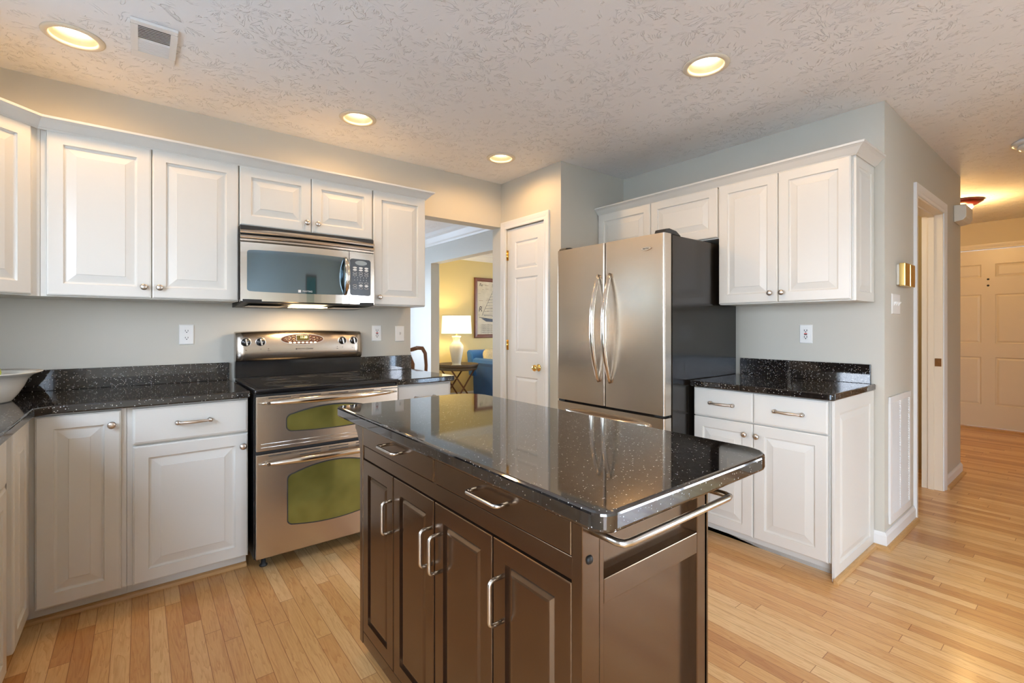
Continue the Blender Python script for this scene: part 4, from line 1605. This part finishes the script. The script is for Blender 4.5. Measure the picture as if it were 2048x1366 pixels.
for (y0, y1) in ((-1.592, -2.126), (-2.144, -2.672)):
    x0, x1 = IY0 - y0, IY0 - y1
    d = th.part('drawer', ringpanel(BM(), x0, x1, 0.787, 0.860, F, [(0, 0.018), (0, 0.002), (0.0015, 0.0004), (0.003, 0)]), 'espresso')
    xm = (x0 + x1) / 2
    th.part('bar_pull', bar_pull(xm - 0.064, xm + 0.064, 0.828, 0.828, F), 'satin', d)
IDOOR = [(0, 0.02), (0, 0.002), (0.0015, 0.0004), (0.003, 0), (0.046, 0), (0.0465, 0.011), (0.052, 0.0125), (0.055, 0.012), (0.064, 0.003), (0.070, 0.0022)]
for (y0, y1, hy) in ((-1.593, -1.855, -1.842), (-1.861, -2.129, -2.110), (-2.137, -2.411, -2.163), (-2.417, -2.673, -2.447)):
    x0, x1 = IY0 - y0, IY0 - y1
    d = th.part('door', ringpanel(BM(), x0, x1, 0.094, 0.734, F, IDOOR), 'espresso')
    hx = IY0 - hy
    th.part('bar_pull', bar_pull(hx, hx, 0.548, 0.652, F), 'satin', d)
# towel bar on the near end
Xe = IL
pts = []
bar = [(Xe, F + 0.035, 0.834), (Xe + 0.055, F + 0.035, 0.834), (Xe + 0.067, F + 0.040, 0.834), (Xe + 0.070, F + 0.055, 0.834), (Xe + 0.070, -0.055 + 0.02, 0.834), (Xe + 0.067, -0.02, 0.834), (Xe + 0.055, -0.015, 0.834), (Xe, -0.015, 0.834)]
th.part('towel_bar', tube(BM(), bar, 0.0075, n=14), 'satin')
for yy in (F + 0.02, -0.02):
    th.part('bolt_cap', lathe(BM(), [(0.0, 0.005), (0.006, 0.0045), (0.0095, 0.0)], (Xe, yy, 0.785), 'X', n=16), 'dark')
for (x, y) in ((0.1, F + 0.07), (IL - 0.1, F + 0.07), (0.1, -0.07), (IL - 0.1, -0.07)):
    b = lathe(BM(), [(0.024, -0.011), (0.026, 0.0), (0.024, 0.011)], (x, y, 0.026), 'X', n=20)
    box(b, x - 0.02, x + 0.02, y - 0.02, y + 0.02, 0.045, 0.07)
    th.part('caster', b, 'dark')
# granite top: local x = IY0 - y, local y = X - IX1
tx0, tx1 = IY0 + 1.405, IY0 + 2.792
ty0, ty1 = 0.180 - IX1, 0.838 - IX1
out = round_rect(tx0, tx1, ty0, ty1, (0.03, 0.035, 0.075, 0.13), n=10)
b = prism(BM(), out, zb1 + 0.001, 0.913, r=0.008, seg=3, only_cap=True)
th.part('top', b, 'granitetop', label='polished black granite top')

# ------------------------------------------------------------------ outlets, switches, grilles
def wall_plate(name, label, cat, org, rot, kind, group=None, w=0.072, h=0.115):
    t_ = Thing(name, label, cat, (org[0], org[1], org[2] - h / 2), rot, group)
    z = org[2]
    t_.part('cover_plate', ringpanel(BM(), -w / 2, w / 2, z - h / 2, z + h / 2, -0.007, [(0, 0.006), (0, 0.004), (0.004, 0.0), (0.006, 0)]), 'plastic')
    if kind == 'duplex':
        for dz in (-0.02, 0.02):
            r = t_.part('socket', prism(BM(), [(u, z + dz + v) for u, v in [(0.0165 * math.cos(a), max(-0.0125, min(0.0125, 0.0175 * math.sin(a)))) for a in [2 * PI * k / 28 for k in range(28)]]], -0.0095, -0.006, 'Y'), 'plastic')
            b = BM()
            box(b, -0.0075, -0.0050, -0.0100, -0.009, z + dz - 0.002, z + dz + 0.007)
            box(b, 0.0050, 0.0075, -0.0100, -0.009, z + dz - 0.002, z + dz + 0.007)
            lathe(b, [(0.0, 0.0005), (0.0028, 0.0004), (0.0028, 0)], (0, -0.0095, z + dz - 0.007), '-Y', n=10)
            t_.part('slots', b, 'slot', r)
    elif kind == 'gfci':
        r = t_.part('socket', box(BM(), -0.0165, 0.0165, -0.0105, -0.005, z - 0.034, z + 0.034, 0.001), 'plastic')
        b = BM()
        for dz in (-0.019, 0.021):
            box(b, -0.0085, -0.0050, -0.0110, -0.010, z + dz - 0.003, z + dz + 0.007)
            box(b, 0.0050, 0.0085, -0.0110, -0.010, z + dz - 0.003, z + dz + 0.007)
            lathe(b, [(0.0, 0.0006), (0.0035, 0.0005), (0.0035, 0)], (0, -0.0105, z + dz - 0.008), '-Y', n=10)
        t_.part('slots', b, 'slot', r)
        t_.part('reset_button', box(BM(), -0.008, 0.008, -0.0125, -0.010, z + 0.0005, z + 0.006), 'red', r)
        t_.part('test_button', box(BM(), -0.008, 0.008, -0.0125, -0.010, z - 0.0065, z - 0.001), 'dark', r)
    elif kind == 'switch':
        n_ = max(1, round((w - 0.026) / 0.046))
        for i in range(n_):
            x = (i - (n_ - 1) / 2) * 0.046
            b = prism(BM(), [(-0.0065, z - 0.011), (-0.0095, z - 0.004), (-0.0195, z + 0.009), (-0.0185, z + 0.0125), (-0.0065, z + 0.011)], x - 0.0045, x + 0.0045, 'X')
            t_.part('toggle', b, 'plastic')
    return t_


wall_plate('wall_outlet', 'white duplex outlet on the wall left of the range', 'outlet', (-0.219, 0, 1.183), 0, 'duplex', 'wall outlets')
wall_plate('wall_outlet', 'white GFCI outlet on the wall right of the range', 'outlet', (0.926, 0, 1.180), 0, 'gfci', 'wall outlets')
wall_plate('light_switch', 'single toggle light switch right of the range, by the opening', 'switch', (1.107, 0, 1.175), 0, 'switch', 'light switches')
wall_plate('wall_outlet', 'white GFCI outlet above the worktop beside the refrigerator', 'outlet', (XF, -2.157, 1.183), -PI / 2, 'gfci', 'wall outlets')
wall_plate('light_switch', 'triple toggle light switch plate on the hall wall under the brass chime', 'switch', (3.012, YE, 1.360), 0, 'switch', 'light switches', w=0.165, h=0.118)

th = Thing('door_chime', 'brass door chime with two upright tubes on the hall wall', 'chime', (3.15, YE, 1.47), 0, None)
th.part('case', box(BM(), -0.115, 0.115, -0.014, -0.001, 1.473, 1.593, 0.003), 'ivory')
for x0, x1 in ((-0.113, -0.012), (0.012, 0.113)):
    th.part('brass_plate', box(BM(), x0, x1, -0.042, -0.013, 1.466, 1.600, 0.004), 'brass')
th = Thing('chime_box', 'white plastic box high on the hall wall end by the entry', 'chime box', (4.83, YE, 2.07), 0)
b = prism(BM(), [(-0.001, 2.065), (-0.055, 2.075), (-0.075, 2.10), (-0.075, 2.195), (-0.001, 2.20)], -0.15, 0.13, 'X', r=0.006, seg=2)
th.part('housing', b, 'ivory')

# return-air grille on the hall wall
gx0, gx1, gz0, gz1 = 2.872, 3.315, 0.118, 0.832
th = Thing('return_air_grille', 'white louvred return-air grille low on the hall wall', 'grille', (gx0, YE, gz0), 0)
w_, z0_, z1_ = gx1 - gx0, gz0, gz1
b = BM()
box(b, 0, w_, -0.012, -0.001, z0_, z0_ + 0.045, 0.002)
box(b, 0, w_, -0.012, -0.001, z1_ - 0.035, z1_, 0.002)
box(b, 0, 0.035, -0.012, -0.001, z0_ + 0.045, z1_ - 0.035)
box(b, w_ - 0.035, w_, -0.012, -0.001, z0_ + 0.045, z1_ - 0.035)
box(b, w_ / 2 - 0.008, w_ / 2 + 0.008, -0.011, -0.001, z0_ + 0.045, z1_ - 0.035)
th.part('frame', b, 'trimw')
th.part('backing', box(BM(), 0.03, w_ - 0.03, -0.002, -0.0005, z0_ + 0.04, z1_ - 0.03), 'slot')
ns_ = 44
for k in range(ns_):
    z = z0_ + 0.05 + (z1_ - z0_ - 0.092) * k / (ns_ - 1)
    b = prism(BM(), [(-0.0105, z - 0.006), (-0.0095, z - 0.0065), (-0.0025, z + 0.0055), (-0.0035, z + 0.006)], 0.035, w_ - 0.035, 'X')
    th.part('slat', b, 'trimw')

# ceiling exhaust vent
vx, vy = -0.383, -0.715
th = Thing('ceiling_vent', 'white louvred vent grille in the ceiling beside the leftmost recessed light', 'vent', (vx, vy, ZC - 0.022), 0)
b = BM()
hw, hl_ = 0.080, 0.165
box(b, -hw, hw, -hl_, -hl_ + 0.03, ZC - 0.014, ZC - 0.001, 0.003)
box(b, -hw, hw, hl_ - 0.065, hl_, ZC - 0.014, ZC - 0.001, 0.003)
box(b, -hw, -hw + 0.025, -hl_ + 0.03, hl_ - 0.065, ZC - 0.014, ZC - 0.001)
box(b, hw - 0.025, hw, -hl_ + 0.03, hl_ - 0.065, ZC - 0.014, ZC - 0.001)
th.part('frame', b, 'trimw')
th.part('backing', box(BM(), -hw + 0.02, hw - 0.02, -hl_ + 0.02, hl_ - 0.06, ZC - 0.004, ZC - 0.001), 'slot')
for k in range(18):
    y = -hl_ + 0.036 + (2 * hl_ - 0.105) * k / 17
    tl = 0.006 if k < 9 else -0.006
    b = prism(BM(), [(y - 0.004 - tl, ZC - 0.014), (y + 0.001 - tl, ZC - 0.014), (y + 0.004 + tl, ZC - 0.005), (y - 0.001 + tl, ZC - 0.005)], -hw + 0.025, hw - 0.025, 'X')
    th.part('slat', b, 'trimw')

# recessed ceiling lights
def can(x, y, label):
    t_ = Thing('recessed_light', label, 'ceiling light', (x, y, ZC - 0.012), 0, 'recessed ceiling lights')
    b = lathe(BM(), [(0.079, 0.004), (0.080, -0.004), (0.083, -0.008), (0.098, -0.008), (0.105, -0.004), (0.106, -0.0008), (0.0845, -0.0006), (0.083, 0.004)], (0, 0, ZC), 'Z', n=40, caps=False)
    t_.part('trim_ring', b, 'cantrim')
    b = lathe(BM(), [(0.079, 0.003), (0.073, 0.018), (0.060, 0.040), (0.062, 0.042), (0.076, 0.019), (0.082, 0.003)], (0, 0, ZC), 'Z', n=40, caps=False)
    t_.part('baffle', b, 'canin')
    b = lathe(BM(), [(0.0, 0.020), (0.035, 0.023), (0.052, 0.031), (0.0595, 0.041), (0.055, 0.07), (0.0, 0.10)], (0, 0, ZC), 'Z', n=36)
    t_.part('lamp_lens', b, 'lens')
    d_ = bpy.data.lights.new('can_light', 'SPOT')
    d_.energy = CAN_W
    d_.color = CAN_COL
    d_.spot_size = 3.1
    d_.spot_blend = 0.5
    d_.shadow_soft_size = 0.05
    o_ = bpy.data.objects.new('can_light', d_)
    C.objects.link(o_)
    o_.location = (x, y, ZC - 0.012)


can(*CANS[0], 'large recessed ceiling light above the left corner, beside the ceiling vent')
can(*CANS[1], 'recessed ceiling light above the range, right of the microwave')
can(*CANS[2], 'small-looking recessed ceiling light near the pantry door')
can(*CANS[3], 'recessed ceiling light over the island, in front of the fridge cabinets')

# hall ceiling fixtures
th = Thing('flush_ceiling_light', 'white flush ceiling light cut by the right edge of the photo', 'ceiling light', (4.30, -3.045, ZC - 0.07), 0, 'flush ceiling lights')
th.part('base', lathe(BM(), [(0.0, -0.0008), (0.145, -0.0008), (0.147, -0.012), (0.135, -0.022), (0.12, -0.024), (0.0, -0.024)], (0, 0, ZC), 'Z', n=40), 'plastic')
th.part('shade', lathe(BM(), [(0.115, -0.024), (0.118, -0.040), (0.100, -0.055), (0.06, -0.064), (0.0, -0.068)], (0, 0, ZC), 'Z', n=40), 'lightglass')
th = Thing('flush_ceiling_light', 'dark red based flush ceiling light glowing beyond the hall corner', 'ceiling light', (6.02, -2.40, ZC - 0.1), 0, 'flush ceiling lights')
th.part('base', lathe(BM(), [(0.0, -0.0008), (0.165, -0.0008), (0.165, -0.016), (0.12, -0.045), (0.09, -0.055), (0.0, -0.055)], (0, 0, ZC), 'Z', n=40), 'darkred')
th.part('shade', lathe(BM(), [(0.088, -0.055), (0.095, -0.070), (0.075, -0.092), (0.03, -0.103), (0.0, -0.105)], (0, 0, ZC), 'Z', n=40), 'warmglass')
pl = bpy.data.lights.new('hall_light', 'POINT')
pl.energy = 20
pl.color = (1.0, 0.60, 0.22)
pl.shadow_soft_size = 0.06
o = bpy.data.objects.new('hall_light', pl)
C.objects.link(o)
o.location = (6.02, -2.40, ZC - 0.16)

# the side room behind the hall doorway has its own lamp
pl = bpy.data.lights.new('side_room_light', 'POINT')
pl.energy = 7
pl.color = (1.0, 0.76, 0.45)
pl.shadow_soft_size = 0.08
o = bpy.data.objects.new('side_room_light', pl)
C.objects.link(o)
o.location = (3.7, -1.8, 2.2)

# ------------------------------------------------------------------ bowl of apples
bx_, by_ = -0.98, -0.375
th = Thing('fruit_bowl', 'wide white ceramic bowl on the corner worktop at the left edge', 'bowl', (bx_, by_, ZW1), 0)
prof = [(0.0, 0.001), (0.112, 0.001), (0.116, 0.006), (0.134, 0.032), (0.152, 0.066), (0.163, 0.094), (0.180, 0.113), (0.209, 0.124), (0.211, 0.128), (0.180, 0.120), (0.158, 0.100), (0.146, 0.070), (0.127, 0.036), (0.10, 0.018), (0.0, 0.014)]
th.part('bowl_body', lathe(BM(), prof, (0, 0, ZW1), 'Z', n=56), 'bowl')


def apple(x, y, z, label):
    t_ = Thing('apple', label, 'apple', (x, y, z), 0, 'apples in the bowl')
    b = lathe(BM(), [(0.0, 0.008), (0.014, 0.002), (0.025, 0.004), (0.036, 0.022), (0.040, 0.040), (0.036, 0.058), (0.024, 0.069), (0.012, 0.069), (0.0, 0.061)], (0, 0, z), 'Z', n=24)
    t_.part('flesh', b, 'apple')
    t_.part('stalk', tube(BM(), [(0, 0, z + 0.06), (0.003, 0, z + 0.072), (0.008, 0.002, z + 0.084)], 0.0015, n=6), 'stem')


apple(bx_ + 0.035, by_ + 0.05, ZW1 + 0.082, 'green apple showing above the bowl rim, right one')
apple(bx_ - 0.055, by_ + 0.02, ZW1 + 0.076, 'green apple at the left edge of the photo, in the bowl')

apple(bx_ - 0.01, by_ - 0.03, ZW1 + 0.0145, 'green apple low in the bowl, hidden under the upper two')

# ------------------------------------------------------------------ dining / living room furniture
th = Thing('table_lamp', 'lit table lamp with a white vase base on the tray table', 'lamp', (3.514, 3.10, 0.607), 0)
vp = [(0.0, 0.0), (0.075, 0.0), (0.078, 0.012), (0.068, 0.02), (0.072, 0.06), (0.095, 0.18), (0.112, 0.27), (0.108, 0.32), (0.075, 0.365), (0.055, 0.385), (0.055, 0.43), (0.072, 0.455), (0.072, 0.468), (0.03, 0.47), (0.0, 0.47)]
th.part('base', lathe(BM(), vp, (0, 0, 0.607), 'Z', n=36), 'vase')
th.part('neck', tube(BM(), [(0, 0, 1.07), (0, 0, 1.13)], 0.012), 'brass')
b = lathe(BM(), [(0.240, 1.112), (0.225, 1.402)], (0, 0, 0), 'Z', n=48)
bmesh.ops.delete(b, geom=[f for f in b.faces if len(f.verts) > 4], context='FACES')
th.part('lamp_shade', b, 'shade')
for z, r in ((1.112, 0.2405), (1.402, 0.2255)):
    rr = [(r * math.cos(2 * PI * k / 40), r * math.sin(2 * PI * k / 40), z) for k in range(41)]
    th.part('shade_rim', tube(BM(), rr, 0.004, n=6), 'pillow')
pl = bpy.data.lights.new('table_lamp_light', 'POINT')
pl.energy = 9
pl.color = (1.0, 0.78, 0.42)
pl.shadow_soft_size = 0.05
o = bpy.data.objects.new('table_lamp_light', pl)
C.objects.link(o)
o.location = (3.514, 3.10, 1.26)

th = Thing('tray_table', 'round dark wicker tray table on crossed wooden legs holding the lamp', 'table', (3.53, 3.09, 0), 0)
th.part('tray', lathe(BM(), [(0.0, 0.585), (0.305, 0.585), (0.322, 0.605), (0.330, 0.640), (0.322, 0.640), (0.308, 0.606), (0.0, 0.605)], (0, 0, 0), 'Z', n=40), 'wicker')
th.part('tray_underside', lathe(BM(), [(0.0, 0.545), (0.300, 0.545), (0.315, 0.585), (0.0, 0.585)], (0, 0, 0), 'Z', n=40), 'wicker')
for sy in (-1, 1):
    for s in (-1, 1):
        b = tube(BM(), [(s * 0.20, sy * 0.19, 0.0), (-s * 0.20, sy * 0.16 + s * 0.012, 0.546)], 0.013, n=8)
        th.part('leg', b, 'walnut')

th = Thing('armchair', 'blue velvet armchair partly hidden behind the opening jamb', 'armchair', (4.36, 2.98, 0), 0)
b = box(BM(), -0.36, 0.36, -0.40, 0.40, 0.09, 0.40, 0.05, 4)
th.part('seat_base', b, 'velvet')
th.part('seat_cushion', box(BM(), -0.27, 0.27, -0.42, 0.25, 0.40, 0.50, 0.045, 4), 'velvet')
for s in (-1, 1):
    t = BM()
    prf = [(-0.05, 0.09), (0.05, 0.09), (0.06, 0.40), (0.085, 0.58), (0.105, 0.63), (0.09, 0.68), (0.04, 0.705), (-0.03, 0.69), (-0.06, 0.62), (-0.05, 0.4)]
    prism(t, [(s * (0.33 + u), z) for u, z in prf], -0.40, 0.34, 'Y', r=0.015, seg=2, only_cap=True)
    th.part('arm', t, 'velvet')
t = BM()
prism(t, [(0.22, 0.40), (0.40, 0.40), (0.47, 0.80), (0.43, 0.835), (0.36, 0.825), (0.30, 0.77)], -0.44, 0.44, 'X', r=0.03, seg=3)
th.part('backrest', t, 'velvet')
for x in (-0.3, 0.3):
    for y in (-0.34, 0.34):
        th.part('leg', tube(BM(), [(x, y, 0.0), (x, y, 0.10)], [0.016, 0.026], n=10), 'walnut')
b = BM()
bmesh.ops.create_uvsphere(b, u_segments=20, v_segments=12, radius=1)
for v in b.verts:
    x, y, z = v.co
    v.co = Vector((0.19 * math.copysign(abs(x) ** 0.6, x), 0.06 * y, 0.18 * math.copysign(abs(z) ** 0.6, z)))
b.transform(Matrix.Translation((4.24, 3.11, 0.685)) @ Matrix.Rotation(-0.35, 4, 'X'))
for f in b.faces:
    f.smooth = True
single('throw_pillow', b, 'pillow', 'tan patterned throw pillow on the blue armchair', 'pillow')

# framed sailing-boat print
px0, px1, pz0, pz1 = 4.147, 4.95, 1.027, 2.083
th = Thing('framed_print', 'mahogany framed sailing ship print on the yellow living room wall', 'picture', (px0, YV, pz0), 0)
w_, h_ = px1 - px0, pz1 - pz0
fp = [(0, 0.0), (0, 0.025), (0.012, 0.032), (0.05, 0.028), (0.062, 0.016), (0.062, 0.0)]
t = BM()
rings = []
for (x, z, sx, sz) in ((0, pz0, 1, 1), (w_, pz0, -1, 1), (w_, pz1, -1, -1), (0, pz1, 1, -1)):
    rings.append([t.verts.new((x + sx * u, -0.001 - d_, z + sz * u)) for u, d_ in fp])
for i in range(4):
    a, c = rings[i], rings[(i + 1) % 4]
    for k in range(len(fp)):
        t.faces.new((a[k], a[(k + 1) % len(fp)], c[(k + 1) % len(fp)], c[k]))
bmesh.ops.recalc_face_normals(t, faces=t.faces)
th.part('frame', t, 'frame')
sh = th.part('print', box(BM(), 0.05, w_ - 0.05, -0.012, -0.004, pz0 + 0.05, pz1 - 0.05), 'paper')
b = BM()
yk = -0.0128
cx_ = 0.42
for (x0, z0, x1, z1, r) in ((cx_, 1.36, cx_, 1.97, 0.004), (cx_ + 0.12, 1.36, cx_ + 0.12, 1.90, 0.004), (0.16, 1.42, cx_, 1.90, 0.0025), (0.10, 1.39, 0.62, 1.33, 0.004), (0.20, 1.42, cx_, 1.42, 0.003), (cx_, 1.90, cx_ + 0.30, 1.42, 0.0025)):
    tube(b, [(x0, yk, z0), (x1, yk, z1)], r, n=6)
for k in range(9):
    z = 1.44 + k * 0.052
    tube(b, [(cx_ - (1.93 - z) * 0.48, yk, z), (cx_, yk, z + 0.012)], 0.0022, n=5)
prism(b, [(0.14, 1.375), (0.66, 1.345), (0.60, 1.30), (0.25, 1.315)], yk - 0.0006, yk + 0.001, 'Y')
th.part('ship_drawing', b, mat('blue_grey_ink', (0.06, 0.08, 0.12), 0.6, noise=0.1), sh)
b = BM()
merge(b, face_text('R', 0.13, 0.125, -0.0126, 1.53, shear=0.2))
merge(b, face_text('Re', 0.07, 0.14, -0.0126, 1.96, shear=0.2))
merge(b, face_text('St', 0.07, 0.40, -0.0126, 1.96, shear=0.2))
for k in range(6):
    merge(b, face_text('a vessel of the bay and her crew', 0.034, 0.36, -0.0126, 1.255 - k * 0.034, shear=0.1))
th.part('printed_text', b, 'ink', sh)
b = BM()
rnd = random.Random(5)
for k in range(26):
    x = rnd.uniform(0.08, 0.6)
    z = rnd.uniform(1.4, 2.0)
    wv = rnd.uniform(0.03, 0.09)
    box(b, x, x + wv, -0.0124, -0.0118, z, z + 0.004)
th.part('map_lines', b, 'walnut', sh)

th = Thing('framed_painting', 'teal woodland painting on the wall behind the camera, mirrored in the microwave', 'picture', (1.87, YB, 1.45), PI)
th.part('frame', box(BM(), -0.27, 0.27, -0.03, -0.002, 1.45, 2.15, 0.006), 'frame')
th.part('canvas', box(BM(), -0.235, 0.235, -0.034, -0.03, 1.485, 2.115), 'canvas1')

# dining chair behind the short worktop
th = Thing('dining_chair', 'walnut dining chair with curved crest rail behind the short worktop', 'chair', (1.92, 1.25, 0), 2.2)
b = prism(BM(), [(-0.24, -0.22), (0.24, -0.22), (0.20, 0.22), (-0.20, 0.22)], 0.44, 0.475, 'Z', r=0.008)
th.part('seat', b, 'walnut')
for (x, y) in ((-0.21, -0.19), (0.21, -0.19)):
    th.part('leg', tube(BM(), [(x, y, 0.44), (x * 1.04, y - 0.02, 0.30), (x, y, 0.10), (x * 1.02, y - 0.015, 0.0)], [0.026, 0.024, 0.014, 0.02], n=10), 'walnut')
for s in (-1, 1):
    th.part('leg', tube(BM(), [(s * 0.18, 0.24, 0.0), (s * 0.185, 0.2, 0.44)], [0.015, 0.019], n=10), 'walnut')
    th.part('back_post', tube(BM(), [(s * 0.185, 0.2, 0.44), (s * 0.165, 0.215, 0.62), (s * 0.195, 0.25, 0.84), (s * 0.20, 0.28, 0.96), (s * 0.17, 0.285, 1.01), (s * 0.10, 0.28, 1.015)], [0.019, 0.016, 0.017, 0.019, 0.021, 0.02], n=10), 'walnut')
th.part('crest_rail', tube(BM(), [(-0.11, 0.28, 1.013), (-0.05, 0.285, 0.995), (0, 0.287, 0.99), (0.05, 0.285, 0.995), (0.11, 0.28, 1.013)], 0.02, n=10), 'walnut')
spl = [(-0.03, 0.475), (-0.045, 0.52), (-0.03, 0.6), (-0.06, 0.75), (-0.075, 0.85), (-0.045, 0.93), (-0.04, 0.985), (0.04, 0.985), (0.045, 0.93), (0.075, 0.85), (0.06, 0.75), (0.03, 0.6), (0.045, 0.52), (0.03, 0.475)]
b = prism(BM(), spl, 0.0, 0.012, 'Y')
for v in b.verts:
    v.co.y += 0.2 + (v.co.z - 0.475) * 0.16
th.part('splat', b, 'walnut')
bpy.context.view_layer.update()
